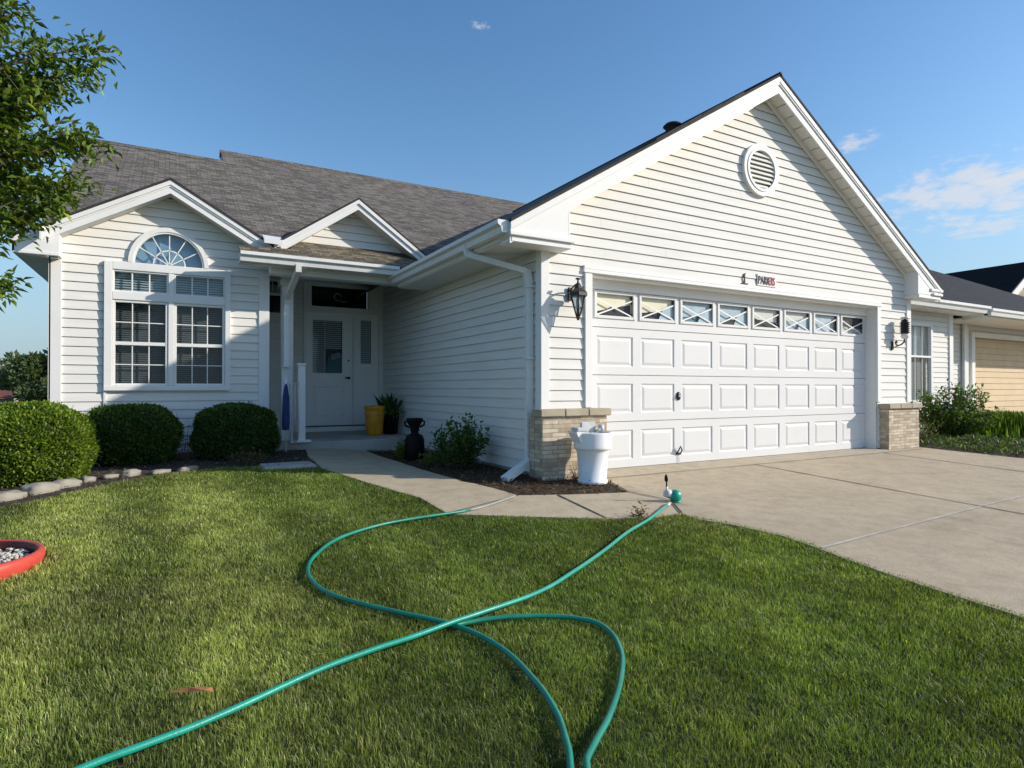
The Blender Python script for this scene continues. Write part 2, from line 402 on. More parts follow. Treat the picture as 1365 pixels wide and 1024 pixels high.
# --- cornice returns
mb = MB()
xe = GC-3.86; xw = GX0+.20
mb.poly([(xe+.02, YF+.004, 2.335), (xw-.02, YF+.004, 2.335), (xw-.02, YF+.004, groof(xw-.02)-.21), (xe+.02, YF+.004, groof(xe+.02)-.16)], M['trim'])
mb.box(xw-.022, xw-.002, YF+.004, -.004, 2.335, groof(xw)-.20, M['trim'])
mb.bbox(xe-.01, xw+.035, YF-.03, -.004, 2.335, 2.372, M['trim'], .004); mb.bbox(xe+.015, xw+.01, YF-.005, -.004, 2.28, 2.334, M['trim'], .004)
mb.build('cornice_return', house)
mb = MB()
xe = GC+3.86; xw = GX1-.15
mb.poly([(xw, YF+.004, 2.34), (xe-.02, YF+.004, 2.34), (xe-.02, YF+.004, groof(xe-.02)-.14), (xw, YF+.004, groof(xw)-.20)], M['trim'])
mb.box(xw-.002, xw+.018, YF+.005, -.004, 2.335, groof(xw)-.19, M['trim'])
mb.bbox(xe-.25, xe+.02, YF-.03, -.004, 2.335, 2.372, M['trim'], .004); mb.bbox(xw, xe-.01, YF-.004, -.004, 2.28, 2.334, M['trim'], .004)
mb.bbox(xe-.30, xe+.05, YF-.02, -.01, 2.40, 2.44, M['trim'], .004)
mb.build('cornice_return', house)
# eave soffit + fascia on the left
mb = MB()
mb.box(-1.085, GX0-.003, YF+.02, 3.0, 2.305, 2.325, M['soffit']); mb.box(-1.10, -1.08, YF+.03, 3.0, 2.32, 2.47, M['trim'])
mb.box(-1.08, GX0-.003, 2.98, 3.0, 2.326, 2.55, M['trim'])
mb.build('eave_soffit', house)
# --- gutters (K profile)
def gutter(name, p0, p1, out, parent, h=.115, d=.12):
    mb = MB(); p0 = Vector(p0); p1 = Vector(p1); o = Vector(out)
    prof = [(0, 0), (0, -h), (d*.62, -h), (d*.72, -h*.55), (d, -h*.35), (d, 0), (d-.012, 0), (d-.012, -h*.28), (d*.66, -h*.5), (d*.58, -h+.012), (.008, -h+.012), (.008, 0)]
    pts = [tuple(p0+o*a+Vector((0,0,1))*z) for a, z in prof]
    n = len(pts); v = p1-p0; q = [tuple(Vector(p)+v) for p in pts]
    for i in range(n): j = (i+1) % n; mb.poly([pts[i], pts[j], q[j], q[i]], M['gutter'])
    for e in (p0, p1):
        c = [tuple(e+o*a+Vector((0,0,1))*z) for a, z in [(0, 0), (0, -h), (d*.62, -h), (d*.72, -h*.55), (d, -h*.35), (d, 0)]]
        mb.poly(c, M['gutter'])
    return mb.build(name, parent)
gutter('gutter', (-1.102, YF+.02, 2.475), (-1.102, 3.05, 2.475), (-1, 0, 0), house)
gutter('gutter', (-3.13, 2.95, 2.575), (-1.13, 2.95, 2.575), (0, -1, 0), house)
# downspout at the garage corner
def downspout(path, name='downspout', w=.075, d=.055):
    mb = MB()
    for p, q in zip(path[:-1], path[1:]):
        pv, qv = Vector(p), Vector(q); u = (0, 1, 0) if abs((qv-pv).normalized().z) > .9 else (0, 0, 1)
        dd = (qv-pv).normalized()*.012
        mb.bar(pv-dd, qv+dd, w, d, M['gutter'], u)
        # corrugation ribs
        x = (qv-pv).normalized().cross(Vector(u)).normalized()
    return mb, path
mb, _ = downspout([(-1.16, .62, 2.40), (-1.14, .60, 2.30), (-.69, .17, 2.10), (-.672, .155, 1.98), (-.672, .155, .17)])
for z in (1.93, 1.2, .45): mb.box(-.72, -.62, .105, .205, z, z+.02, M['gutter'])
ds = mb.build('downspout', house)
mb = MB(); mb.bar((-.66, .15, .175), (-.83, .09, .095), .075, .055, M['gutter']); mb.bar((-.79, .105, .112), (-1.03, .02, .012), .085, .062, M['trim']); mb.build('outlet_elbow', ds)
# --- garage opening casing
mb = MB()
mb.bbox(OX0-.10, OX0-.004, -.034, .0, .70, OZ+.02, M['trim'], .004)
mb.bbox(OX1+.004, OX1+.10, -.034, .0, .70, OZ+.02, M['trim'], .004)
mb.bbox(OX0-.12, OX1+.12, -.042, .0, OZ+.021, OZ+.06, M['trim'], .004)
mb.bbox(OX0-.112, OX1+.112, -.034, .0, OZ+.062, OZ+.10, M['trim'], .004)
mb.box(OX0-.05, OX0, -.001, .20, .0, OZ, M['trim']); mb.box(OX1, OX1+.05, -.001, .30, .0, OZ, M['trim'])
mb.box(OX0-.05, OX1+.05, -.001, .20, OZ+.001, OZ+.019, M['trim'])
mb.box(OX0+.002, OX1-.002, .122, .142, 1.985, OZ, M['trim'])
mb.build('garage_casing', house)
# --- garage door
YD = .15
gd = MB()
ncol = 8; pitch = (OX1-OX0)/ncol
secs = [.012, .53, 1.05, 1.575, 2.06]
def raised_panel(mb, x0, x1, z0, z1, y, m):
    # recessed moulding then raised field
    def ring(a, ya, b, yb):
        A = [(x0+a, ya, z0+a), (x1-a, ya, z0+a), (x1-a, ya, z1-a), (x0+a, ya, z1-a)]
        B = [(x0+b, yb, z0+b), (x1-b, yb, z0+b), (x1-b, yb, z1-b), (x0+b, yb, z1-b)]
        for i in range(4): j = (i+1) % 4; mb.poly([A[i], A[j], B[j], B[i]], m)
        return B
    ring(0, y, .014, y+.011); ring(.014, y+.011, .024, y+.011); B = ring(.024, y+.011, .052, y+.003); mb.poly(B, m)
def frame_with_holes(mb, x0, x1, z0, z1, rects, y, m):
    xs = [x0]
    zA, zB = rects[0][2], rects[0][3]
    mb.poly([(x0, y, z0), (x1, y, z0), (x1, y, zA), (x0, y, zA)], m); mb.poly([(x0, y, zB), (x1, y, zB), (x1, y, z1), (x0, y, z1)], m)
    c = x0
    for r in rects:
        mb.poly([(c, y, zA), (r[0], y, zA), (r[0], y, zB), (c, y, zB)], m); c = r[1]
    mb.poly([(c, y, zA), (x1, y, zA), (x1, y, zB), (c, y, zB)], m)
wins = []
for k in range(4):
    z0, z1 = secs[k]+.004, secs[k+1]-.004
    if k < 3:
        rects = [(.442+.636*i-.258, .442+.636*i+.258, z0+.09, z1-.09) for i in range(ncol)]
        frame_with_holes(gd, OX0, OX1, z0, z1, rects, YD, M['garage'])
        for r in rects: raised_panel(gd, *r, YD, M['garage'])
    else:
        rects = [(.442+.636*i-.268, .442+.636*i+.268, z0+.115, 1.955) for i in range(ncol)]
        frame_with_holes(gd, OX0, OX1, z0, z1, rects, YD, M['garage']); wins = rects
    gd.poly([(OX0, YD, z1), (OX1, YD, z1), (OX1, YD+.02, z1), (OX0, YD+.02, z1)], M['garage']); gd.poly([(OX0, YD+.02, z0), (OX1, YD+.02, z0), (OX1, YD, z0), (OX0, YD, z0)], M['garage'])
gd.box(OX0, OX1, YD+.021, YD+.04, .012, 1.57, M['garage'])
gd.box(OX0, OX1, YD+.005, YD+.03, .0, .013, M['black'])
for i in range(1, ncol):
    x = OX0+pitch*i
gdoor = gd.build('garage_door', house)
gdoor['label'] = 'white raised panel garage door with a row of eight small windows'
backs = [('cream', 'dark'), ('cream', 'dark'), ('bluegrey', 'teal_dark'), ('bluegrey', 'dark'), ('whiteblind', 'dark'), ('whiteblind', 'bluegrey'), ('bluegrey', 'bluegrey'), ('dark', 'whiteblind')]  # flat colour cards behind the panes, painting their reflections
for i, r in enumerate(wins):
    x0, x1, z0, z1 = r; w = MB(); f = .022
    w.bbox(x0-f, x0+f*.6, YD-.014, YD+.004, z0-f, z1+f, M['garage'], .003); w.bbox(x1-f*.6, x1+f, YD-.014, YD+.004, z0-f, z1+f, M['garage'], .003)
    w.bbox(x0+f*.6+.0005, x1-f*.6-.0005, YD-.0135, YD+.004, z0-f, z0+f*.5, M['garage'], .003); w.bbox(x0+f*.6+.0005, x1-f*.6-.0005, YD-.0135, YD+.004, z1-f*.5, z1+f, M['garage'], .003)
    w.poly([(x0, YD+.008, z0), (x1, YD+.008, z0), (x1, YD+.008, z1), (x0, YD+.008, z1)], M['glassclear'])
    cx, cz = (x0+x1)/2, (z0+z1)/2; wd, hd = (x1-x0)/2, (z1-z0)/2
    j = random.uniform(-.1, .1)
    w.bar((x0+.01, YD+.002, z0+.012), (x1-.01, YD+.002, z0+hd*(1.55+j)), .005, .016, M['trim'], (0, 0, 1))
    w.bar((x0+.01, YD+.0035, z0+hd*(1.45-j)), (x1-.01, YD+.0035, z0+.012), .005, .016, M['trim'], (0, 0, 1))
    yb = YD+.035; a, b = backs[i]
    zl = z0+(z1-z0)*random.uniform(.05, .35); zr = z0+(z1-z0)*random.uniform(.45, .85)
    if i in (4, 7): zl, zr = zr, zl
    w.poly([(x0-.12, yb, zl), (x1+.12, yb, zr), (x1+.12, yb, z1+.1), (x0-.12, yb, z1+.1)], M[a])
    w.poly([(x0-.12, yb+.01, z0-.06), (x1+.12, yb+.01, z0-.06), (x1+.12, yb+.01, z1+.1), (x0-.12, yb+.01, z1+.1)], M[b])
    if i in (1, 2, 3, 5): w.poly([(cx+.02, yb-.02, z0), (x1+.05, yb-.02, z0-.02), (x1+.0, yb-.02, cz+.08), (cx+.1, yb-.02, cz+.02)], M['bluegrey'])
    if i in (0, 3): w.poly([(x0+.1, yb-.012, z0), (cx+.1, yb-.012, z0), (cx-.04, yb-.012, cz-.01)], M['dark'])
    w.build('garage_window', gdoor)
mb = MB(); mb.lathe([(.0, .0), (.034, 0), (.034, .012), (.02, .022), (0, .022)], (0, 0, 0), M['black'], 18)
mb.v = [(1.396+v[0], YD-.0-v[2], .81+v[1]*1.5) for v in mb.v]; mb.box(1.381, 1.411, YD-.035, YD-.022, .80, .82, M['clear']); mb.build('lock_handle', gdoor)
mb = MB(); mb.tube([(1.364, YD-.012, .135), (1.369, YD-.035, .17), (1.396, YD-.04, .215), (1.423, YD-.035, .17), (1.428, YD-.012, .135)], .008, M['black'], 8)
mb.box(1.359, 1.433, YD-.012, YD-.001, .115, .135, M['black']); mb.tube([(1.396, YD-.012, .115), (1.396, YD-.012, .03)], .004, M['clear'], 6); mb.build('lift_handle', gdoor)

# --- brick piers
def pier(x0, x1, y0, y1, z1):
    mb = MB(); mb.bbox(x0, x1, y0, y1, -.12, z1, M['brick'], .006)
    xs = x0-.035; w = (x1-x0+.07)/3
    for i in range(3): mb.bbox(xs+i*w+.001, xs+(i+1)*w-.001, y0-.035, y1 if y1 <= 0 else y1+.02, z1+.001, z1+.075, M['cap'], .008)
    return mb
mb = pier(-.70, .10, -.14, -.001, .62); mb.bbox(-.70, GX0-.018, -.0005, .10, -.12, .62, M['brick'], .004); mb.build('brick_pier', house)
mb = pier(5.31, 6.14, -.14, -.001, .60); mb.build('brick_pier', house)
# --- round gable vent
mb = MB(); cx, cz = vent_c
def ringy(mb, cx, cz, r0, r1, y0, y1, m, n=40):
    for k in range(n):
        a, b = 2*math.pi*k/n, 2*math.pi*(k+1)/n
        P = lambda r, t, y: (cx+r*math.cos(t), y, cz+r*math.sin(t))
        mb.poly([P(r0, a, y0), P(r0, b, y0), P(r1, b, y0), P(r1, a, y0)][::-1], m)
        mb.poly([P(r1, a, y0), P(r1, b, y0), P(r1, b, y1), P(r1, a, y1)], m); mb.poly([P(r0, b, y0), P(r0, a, y0), P(r0, a, y1), P(r0, b, y1)], m)
ringy(mb, cx, cz, .262, .33, -.055, 0, M['trim']); ringy(mb, cx, cz, .242, .275, -.064, 0, M['trim'])
vent = mb.build('gable_vent', house)
mb = MB()
n = 8
for k in range(n):
    z = cz-.225+k*.45/n; zz = abs(z+.02-cz); half = math.sqrt(max(.0, .245**2-zz**2))
    mb.poly([(cx-half, -.058, z), (cx+half, -.058, z), (cx+half, -.022, z+.058), (cx-half, -.022, z+.058)], M['soffit'])
    mb.poly([(cx-half, -.058, z), (cx+half, -.058, z), (cx+half, -.05, z-.006), (cx-half, -.05, z-.006)][::-1], M['soffit'])
mb.poly([(cx+.25*math.cos(2*math.pi*k/32), -.019, cz+.25*math.sin(2*math.pi*k/32)) for k in range(32)], M['black']); mb.build('louver', vent)
# --- house number plate with faded lettering
mb = MB(); mb.bbox(2.59, 2.96, -.026, -.0165, 2.205, 2.36, M['trim'], .003)
plate = mb.build('name_plate', house)
def text(body, size, x, z, y, m, name, parent, sx=1.0):
    cu = bpy.data.curves.new(name, 'FONT'); cu.body = body; cu.size = size; cu.extrude = .002; cu.align_x = 'LEFT'
    tmp = bpy.data.objects.new('tmp', cu); COL.objects.link(tmp); dg = bpy.context.evaluated_depsgraph_get()
    me = bpy.data.meshes.new_from_object(tmp.evaluated_get(dg)); bpy.data.objects.remove(tmp); bpy.data.curves.remove(cu)
    me.transform(Matrix.Diagonal((sx, 1, 1, 1))); me.transform(Matrix.Rotation(R(90), 4, 'X')); off = LOC[parent.name]
    me.transform(Matrix.Translation(Vector((x, y, z))-off)); me.materials.clear(); me.materials.append(m); me.name = name
    o = bpy.data.objects.new(name, me); COL.objects.link(o); o.parent = parent; return o
text('PARK', .15, 2.60, 2.225, -.030, M['inkdark'], 'lettering', plate, .60)
text('ERS', .15, 2.80, 2.225, -.030, M['inkred'], 'lettering', plate, .52)
mb = MB(); mb.box(2.345, 2.362, -.028, -.016, 2.215, 2.33, M['inkdark']); mb.bar((2.33, -.022, 2.30), (2.37, -.022, 2.335), .01, .012, M['inkdark']); mb.box(2.30, 2.42, -.027, -.016, 2.20, 2.212, M['inkdark']); mb.build('wall_hook', house)

# --- wall lanterns
lan = MB(); c = (-.29, -.17, 0)
lan.lathe([(.0, 2.015), (.028, 2.012), (.028, 2.0), (.01, 1.995), (.014, 1.965), (.03, 1.945), (.045, 1.915), (.05, 1.905), (.095, 1.868), (.1, 1.862), (.102, 1.83), (.08, 1.825), (.0, 1.822)], c, M['black'], 6, False)
lan.lathe([(.0, 1.585), (.012, 1.59), (.018, 1.61), (.02, 1.625), (.0, 1.63)], c, M['black'], 10)
for k in range(6):
    a = 2*math.pi*k/6; lan.tube([(c[0]+.08*math.cos(a), c[1]+.08*math.sin(a), 1.83), (c[0]+.014*math.cos(a), c[1]+.014*math.sin(a), 1.61)], .006, M['black'], 5)
lan.tube([(-.29, -.165, 1.96), (-.29, -.10, 1.945), (-.29, -.03, 1.90)], .009, M['black'], 6)
lan.bbox(-.315, -.265, -.035, -.015, 1.80, 1.94, M['black'], .006)
lamp = lan.build('wall_lantern', house); lamp['label'] = 'black tapered coach lantern with glass sides'
mb = MB(); mb.lathe([(.076, 1.826), (.013, 1.612)], c, M['glass'], 6, False); mb.build('lantern_glass', lamp)
mb = MB(); mb.tube([(c[0], c[1], 1.63), (c[0], c[1], 1.70)], .016, M['amber'], 8); mb.tube([(c[0], c[1], 1.70), (c[0], c[1], 1.80)], .02, M['trim'], 8); mb.build('bulb', lamp)
lan = MB(); c = (5.77, -.13, 0)
for k in range(6): lan.lathe([(.055, 1.73+k*.03), (.075, 1.74+k*.03), (.055, 1.752+k*.03)], c, M['black'], 16)
lan.lathe([(.05, 1.72), (.05, 1.93), (.0, 1.945)], c, M['black'], 16); lan.lathe([(.0, 1.985), (.05, 1.975), (.07, 1.945), (.0, 1.944)], c, M['clear'], 16)
pth = [(5.77, -.13, 1.66), (5.765, -.12, 1.60), (5.75, -.09, 1.565), (5.72, -.06, 1.55), (5.68, -.05, 1.565), (5.665, -.05, 1.60), (5.69, -.05, 1.615), (5.71, -.05, 1.595)]
lan.tube(pth, .011, M['brass'], 7); lan.tube([(5.72, -.06, 1.55), (5.66, -.03, 1.52), (5.62, -.016, 1.53)], .008, M['brass'], 6)
lan.bbox(5.61, 5.66, -.03, -.015, 1.48, 1.62, M['brass'], .006)
lamp2 = lan.build('wall_lantern', house); lamp2['label'] = 'black louvred lantern on a curled bracket'
mb = MB(); mb.lathe([(.05, 1.722), (.058, 1.69), (.04, 1.65), (.0, 1.64)], c, M['whitepl'], 16); mb.build('lantern_glass', lamp2)

# --- main roof
m_ = .601; RZ = lambda y: 2.575+m_*(y-2.9)
Y1, Y2 = 7.0, 7.75
mb = MB()
slope_poly(mb, [(-5.1, 3.13, RZ(3.13)), (-3.87, 4.32, RZ(4.32)), (-2.62, 3.13, RZ(3.13)), (-2.62, Y1, RZ(Y1)), (-5.1, Y1, RZ(Y1))], M['shingle'])
slope_poly(mb, [(-3.13, 2.90, RZ(2.90)+.002), (-.7, 2.90, RZ(2.90)+.002), (-.7, 3.8, RZ(3.8)+.002), (-2.50, 3.8, RZ(3.8)+.002), (-2.50, 3.14, RZ(3.14)+.002), (-3.13, 3.09, RZ(3.09)+.002)], M['shinglemoss'])
slope_poly(mb, [(-2.62, 3.3, RZ(3.3)-.001), (6.3, 3.3, RZ(3.3)-.001), (6.3, Y2, RZ(Y2)-.001), (-3.04, Y2, RZ(Y2)-.001), (-3.04, Y1, RZ(Y1)-.001), (-2.62, Y1, RZ(Y1)-.001)], M['shingle'])
# rear slopes
slope_poly(mb, [(-5.1, Y1, RZ(Y1)), (-3.04, Y1, RZ(Y1)), (-3.04, 10.4, RZ(Y1)-m_*3.4), (-5.1, 10.4, RZ(Y1)-m_*3.4)], M['shingle'])
slope_poly(mb, [(-3.04, Y2, RZ(Y2)), (6.3, Y2, RZ(Y2)), (6.3, 10.4, RZ(Y2)-m_*2.65), (-3.04, 10.4, RZ(Y2)-m_*2.65)], M['shingle'])
mb.poly([(-3.043, Y1-.02, RZ(Y1)-.01), (-3.043, Y2, RZ(Y2)-.03), (-3.043, Y2+.7, RZ(Y1)-.05)], M['black'])
# ridge caps
for (xa, xb, y) in ((-5.12, -2.85, Y1), (-3.06, 6.3, Y2)):
    x = xa
    while x < xb:
        z = RZ(y); x2 = min(x+.30, xb)
        mb.prism([(x, y-.14, z-.14*m_+.010), (x, y, z+.022), (x, y+.14, z-.14*m_+.010), (x, y+.14, z-.14*m_-.01), (x, y-.14, z-.14*m_-.01)], (x2-x-.004, 0, 0), M['shedge'] if False else M['shingle'])
        x += .30
mb.build('main_roof', house)
mb = MB(); mb.poly([(-5.06, 3.5, 2.5), (-5.06, 10, 2.5), (-5.06, 10, 2.6), (-5.06, Y1, RZ(Y1)-.05), (-5.06, 3.5, RZ(3.5)-.05)], M['siding'])
rk = [(-5.11, 3.10, RZ(3.10)-.02), (-5.11, Y1, RZ(Y1)-.02), (-5.11, Y1, RZ(Y1)-.18), (-5.11, 3.10, RZ(3.10)-.18)]
mb.prism(rk, (.02, 0, 0), M['trim']); mb.box(-5.06, -5.05, 3.52, 10, -.2, 2.5, M['siding']); mb.build('gable_end_wall', house)

# --- left wing
WX0, WX1, WY, WC = -5.06, -2.73, 3.5, -3.87
WA = 3.45; WS = .58; WYF = 3.25
wroof = lambda x: WA-WS*abs(x-WC)
mapW = lambda s, z, o: (s, WY-o, z)
zz = lambda z: (WA-.15-z)/WS
WH = [(-4.48, -3.25, .90, 2.42)]
# arch hole by strips
for k in range(10):
    za = 2.42+k*.045; r = math.sqrt(max(0, .43**2-(za+.02-2.42)**2)); WH.append((-3.88-r, -3.88+r, za, za+.045))
mb = MB(); siding(mb, mapW, .10, 3.26, lambda z: max(WX0, WC-zz(z)), lambda z: min(WX1, WC+zz(z)), WH)
mb.box(WX0+.01, WX1-.01, WY+.003, WY+.1, -.3, .10, M['concretestep']); mb.build('wing_wall', house)
mb = MB(); mb.bbox(WX0-.02, WX0+.10, WY-.03, WY-.003, .1, 2.42, M['trim'], .004); mb.box(WX0-.022, WX0-.002, WY-.03, WY+.09, .1, 2.42, M['trim']); mb.build('corner_board', house)
mb = MB(); mb.bbox(WX1-.12, WX1+.012, WY-.03, WY-.003, .1, 2.44, M['trim'], .004); mb.box(WX1-.02, WX1+.01, WY-.003, 5.2, .1, 2.6, M['trim']); mb.build('corner_board', house)
mb = MB(); mb.box(-4.555, -4.53, WY-.024, WY-.002, .12, 2.42, M['trim']); mb.build('trim_strip', house)
# wing roof
mb = MB()
slope_poly(mb, [(-5.37, WYF-.03, wroof(-5.37)), (WC, WYF-.03, WA), (WC, 4.5, WA), (-5.37, 4.5, wroof(-5.37))][::1], M['shingle'])
slope_poly(mb, [(WC, WYF-.03, WA), (-2.40, WYF-.03, wroof(-2.40)), (-2.40, 4.5, wroof(-2.40)), (WC, 4.5, WA)], M['shingle'])
mb.build('wing_roof', house)
for sgn, L in ((-1, 1.5), (1, 1.40)):
    mb = MB(); a, b = sorted((WC, WC+sgn*L))
    rake(mb, a, b, wroof, WYF, .03, .185, .02, M['trim']); rake(mb, a, b, wroof, WYF-.022, .032, .085, .021, M['trim']); rake(mb, a, b, wroof, WYF-.012, .09, .108, .0115, M['trim'])
    mb.build('rake_board', house)
    mb = MB(); a, b = sorted((WC, WC+sgn*1.24))
    mb.prism([(a, WYF+.021, wroof(a)-.17), (b, WYF+.021, wroof(b)-.17), (b, WYF+.021, wroof(b)-.15), (a, WYF+.021, wroof(a)-.15)], (0, WY-WYF-.024, 0), M['soffit'])
    mb.build('rake_soffit', house)
# left eave box of the wing
mb = MB()
mb.poly([(-5.33, WYF+.004, 2.42), (-4.96, WYF+.004, 2.42), (-4.96, WYF+.004, wroof(-4.96)-.17), (-5.33, WYF+.004, wroof(-5.33)-.12)], M['trim'])
mb.box(-4.98, -4.958, WYF+.005, WY-.004, 2.40, wroof(-4.96)-.16, M['trim'])
mb.bbox(-5.35, -4.955, WYF-.004, 3.28, 2.385, 2.42, M['trim'], .004)
mb.box(-5.37, -5.35, WYF, 9.8, 2.39, 2.50, M['trim']); mb.box(-5.35, WX0-.023, WYF+.03, 9.8, 2.385, 2.40, M['soffit']); mb.box(-5.06, -4.98, WYF+.131, WY-.03, 2.385, 2.40, M['soffit'])
mb.build('cornice_return', house)

# windows --------------------------------------------------------------
def window_unit(name, x0, x1, z0, z1, Y, parent, grid, frame=.035, sash=.022, blind=None, meet=None, glass='glass', mun=.011, depth=.03):
    f = MB()
    f.bbox(x0, x0+frame, Y-depth, Y+.03, z0, z1, M['trim'], .003); f.bbox(x1-frame, x1, Y-depth, Y+.03, z0, z1, M['trim'], .003)
    f.bbox(x0+frame+.0004, x1-frame-.0004, Y-depth+.001, Y+.03, z0, z0+frame, M['trim'], .003); f.bbox(x0+frame+.0004, x1-frame-.0004, Y-depth+.001, Y+.03, z1-frame, z1, M['trim'], .003)
    a, b, c, d = x0+frame, x1-frame, z0+frame, z1-frame
    if meet: f.box(a, b, Y-depth+.004, Y+.02, meet-.02, meet+.02, M['trim'])
    nx, zs = grid
    for i in range(1, nx): x = a+(b-a)*i/nx; f.box(x-mun/2, x+mun/2, Y-.012, Y-.001, c, d, M['trim'])
    for z in zs: f.box(a, b, Y-.011, Y-.002, z-mun/2, z+mun/2, M['trim'])
    w = f.build(name, parent)
    return w, (a, b, c, d)
def pane(parent, a, b, c, d, Y, glass):
    p = MB(); p.poly([(a, Y, c), (b, Y, c), (b, Y, d), (a, Y, d)], M[glass]); p.build('pane', parent)
def blinds(parent, a, b, c, d, Y, m, step=.028, tilt=.012, back='dark'):
    p = MB(); z = c
    while z < d-.005:
        p.poly([(a, Y, z), (b, Y, z), (b, Y+tilt, z+step*.82), (a, Y+tilt, z+step*.82)], M[m]); z += step
    p.poly([(a-.1, Y+.12, c-.1), (b+.1, Y+.12, c-.1), (b+.1, Y+.12, d+.1), (a-.1, Y+.12, d+.1)], M[back])
    p.build('blind', parent)
# casing of the wing window
cas = MB()
cas.bbox(-4.555, -4.47, WY-.05, WY+.01, .88, 2.42, M['trim'], .005); cas.bbox(-3.255, -3.19, WY-.05, WY+.01, .88, 2.42, M['trim'], .005)
cas.bbox(-4.469, -3.2555, WY-.045, WY+.01, 2.325, 2.425, M['trim'], .005); cas.bbox(-4.469, -3.2555, WY-.045, WY+.01, 1.965, 2.06, M['trim'], .005)
cas.bbox(-3.892, -3.828, WY-.043, WY+.01, .935, 2.324, M['trim'], .005); cas.bbox(-4.556, -3.189, WY-.054, WY+.01, .872, .933, M['trim'], .006)
wwin = cas.build('window', house); wwin['label'] = 'tall double window under a fan shaped arch'
for (a, b) in ((-4.469, -3.893), (-3.827, -3.256)):
    w, r = window_unit('transom_sash', a, b, 2.061, 2.324, WY, wwin, (3, []), .018, mun=.014)
    w, r = window_unit('sash', a, b, .934, 1.964, WY, wwin, (3, [1.19, 1.70]), .028, meet=1.445)
    # panes and blinds are sub-parts of the window
for (a, b) in ((-4.455, -3.905), (-3.815, -3.27)):
    pane(wwin, a, b, 2.075, 2.31, WY+.004, 'glassblue'); blinds(wwin, a, b, 2.06, 2.33, WY+.06, 'whiteblind', .03, .02)
    pane(wwin, a, b, .95, 1.95, WY+.004, 'glass'); blinds(wwin, a, b, .95, 1.95, WY+.07, 'blind', .026, .010)
# fan arch
ar = MB(); acx, acz = -3.88, 2.426
def arch(mb, r0, r1, y0, y1, m, n=28, flare=0):
    for k in range(n):
        a, b = math.pi*k/n, math.pi*(k+1)/n
        P = lambda r, t, y: (acx+r*math.cos(t), y, acz+r*1.07*math.sin(t))
        mb.poly([P(r0, a, y0), P(r0, b, y0), P(r1, b, y0), P(r1, a, y0)][::-1], m)
        mb.poly([P(r1, a, y0), P(r1, b, y0), P(r1, b, y1), P(r1, a, y1)], m); mb.poly([P(r0, b, y0), P(r0, a, y0), P(r0, a, y1), P(r0, b, y1)], m)
arch(ar, .385, .435, WY-.045, WY, M['trim']); arch(ar, .365, .39, WY-.035, WY+.02, M['trim']); arch(ar, .165, .178, WY-.013, WY, M['trim'])
for k in range(1, 6):
    t = math.pi*k/6; ar.bar((acx+.02*math.cos(t), WY-.007, acz+.02*math.sin(t)), (acx+.37*math.cos(t), WY-.007, acz+.37*1.07*math.sin(t)), .011, .012, M['trim'], (0, 1, 0))
awin = ar.build('arch_window', house); awin['label'] = 'half round fan window above the double window'
p = MB(); p.poly([(acx+.38*math.cos(math.pi*k/24), WY+.004, acz+.38*1.07*math.sin(math.pi*k/24)) for k in range(25)], M['glassblue']); p.build('pane', awin)
p = MB(); p.poly([(acx-.5, WY+.07, 2.40), (acx+.5, WY+.07, 2.40), (acx+.5, WY+.07, 2.95), (acx-.5, WY+.07, 2.95)], M['bluegrey']); p.build('blind', awin)

# --- porch
mb = MB()
mb.bbox(-2.74, -1.02, 3.20, 5.24, -.3, .185, M['concretestep'], .012)
mb.box(-1.02, -.62, 3.75, 5.24, -.3, .18, M['concretestep'])
porch = mb.build('porch_slab', house)
mb = MB(); mb.box(-2.745, -1.0, 3.14, 3.34, 2.385, 2.66, M['trim']); mb.box(-3.13, -1.1, 2.96, 3.14, 2.455, 2.47, M['soffit']); mb.box(-3.13, -1.12, 2.952, 2.972, 2.455, 2.57, M['trim'])
mb.box(-2.74, -.62, 3.34, 5.236, 2.665, 2.685, M['soffit']); mb.build('porch_ceiling', house)
mb = MB(); mb.bbox(-2.55, -2.40, 3.55, 3.70, .187, 2.664, M['trim'], .008); mb.bbox(-2.575, -2.375, 3.525, 3.725, 2.30, 2.383, M['trim'], .006); mb.build('porch_column', house)
mb, _ = downspout([(-2.45, 2.89, 2.47), (-2.45, 2.90, 2.40), (-2.50, 3.46, 2.12), (-2.50, 3.50, 2.04), (-2.50, 3.51, 1.20)], w=.07, d=.055)
mb.build('downspout', house)
mb = MB(); mb.bbox(-2.385, -2.30, 3.205, 3.29, .20, 1.22, M['trim'], .008); mb.bbox(-2.395, -2.29, 3.19, 3.31, 1.205, 1.235, M['trim'], .008); mb.bbox(-2.50, -2.235, 3.145, 3.36, .187, .215, M['trim'], .006); mb.build('newel_post', house)
# entry wall at the back of the porch
DY = 5.24
mb = MB(); siding(mb, lambda s, z, o: (s, DY-o, z), .18, 2.68, lambda z: -2.72, lambda z: -1.96, [(-2.52, -2.20, 2.10, 2.66)], lap=.085)
mb.build('entry_wall', house)
# small high window
w, r = window_unit('window', -2.53, -2.19, 2.09, 2.66, DY-.02, house, (1, []), .03, meet=2.42)
w['label'] = 'small dark window beside the porch column'
p = MB()
for x in (-2.44, -2.36, -2.28): p.box(x-.004, x+.004, DY-.016, DY-.010, 2.44, 2.63, M['trim'])
p.build('muntin', w)
pane(w, -2.50, -2.22, 2.12, 2.63, DY-.006, 'glass')
p = MB(); p.poly([(-2.6, DY+.05, 2.0), (-2.1, DY+.05, 2.0), (-2.1, DY+.05, 2.7), (-2.6, DY+.05, 2.7)], M['dark']); p.poly([(-2.50, DY+.03, 2.44), (-2.22, DY+.03, 2.44), (-2.22, DY+.03, 2.58), (-2.50, DY+.03, 2.58)], M['whiteblind']); p.build('blind', w)
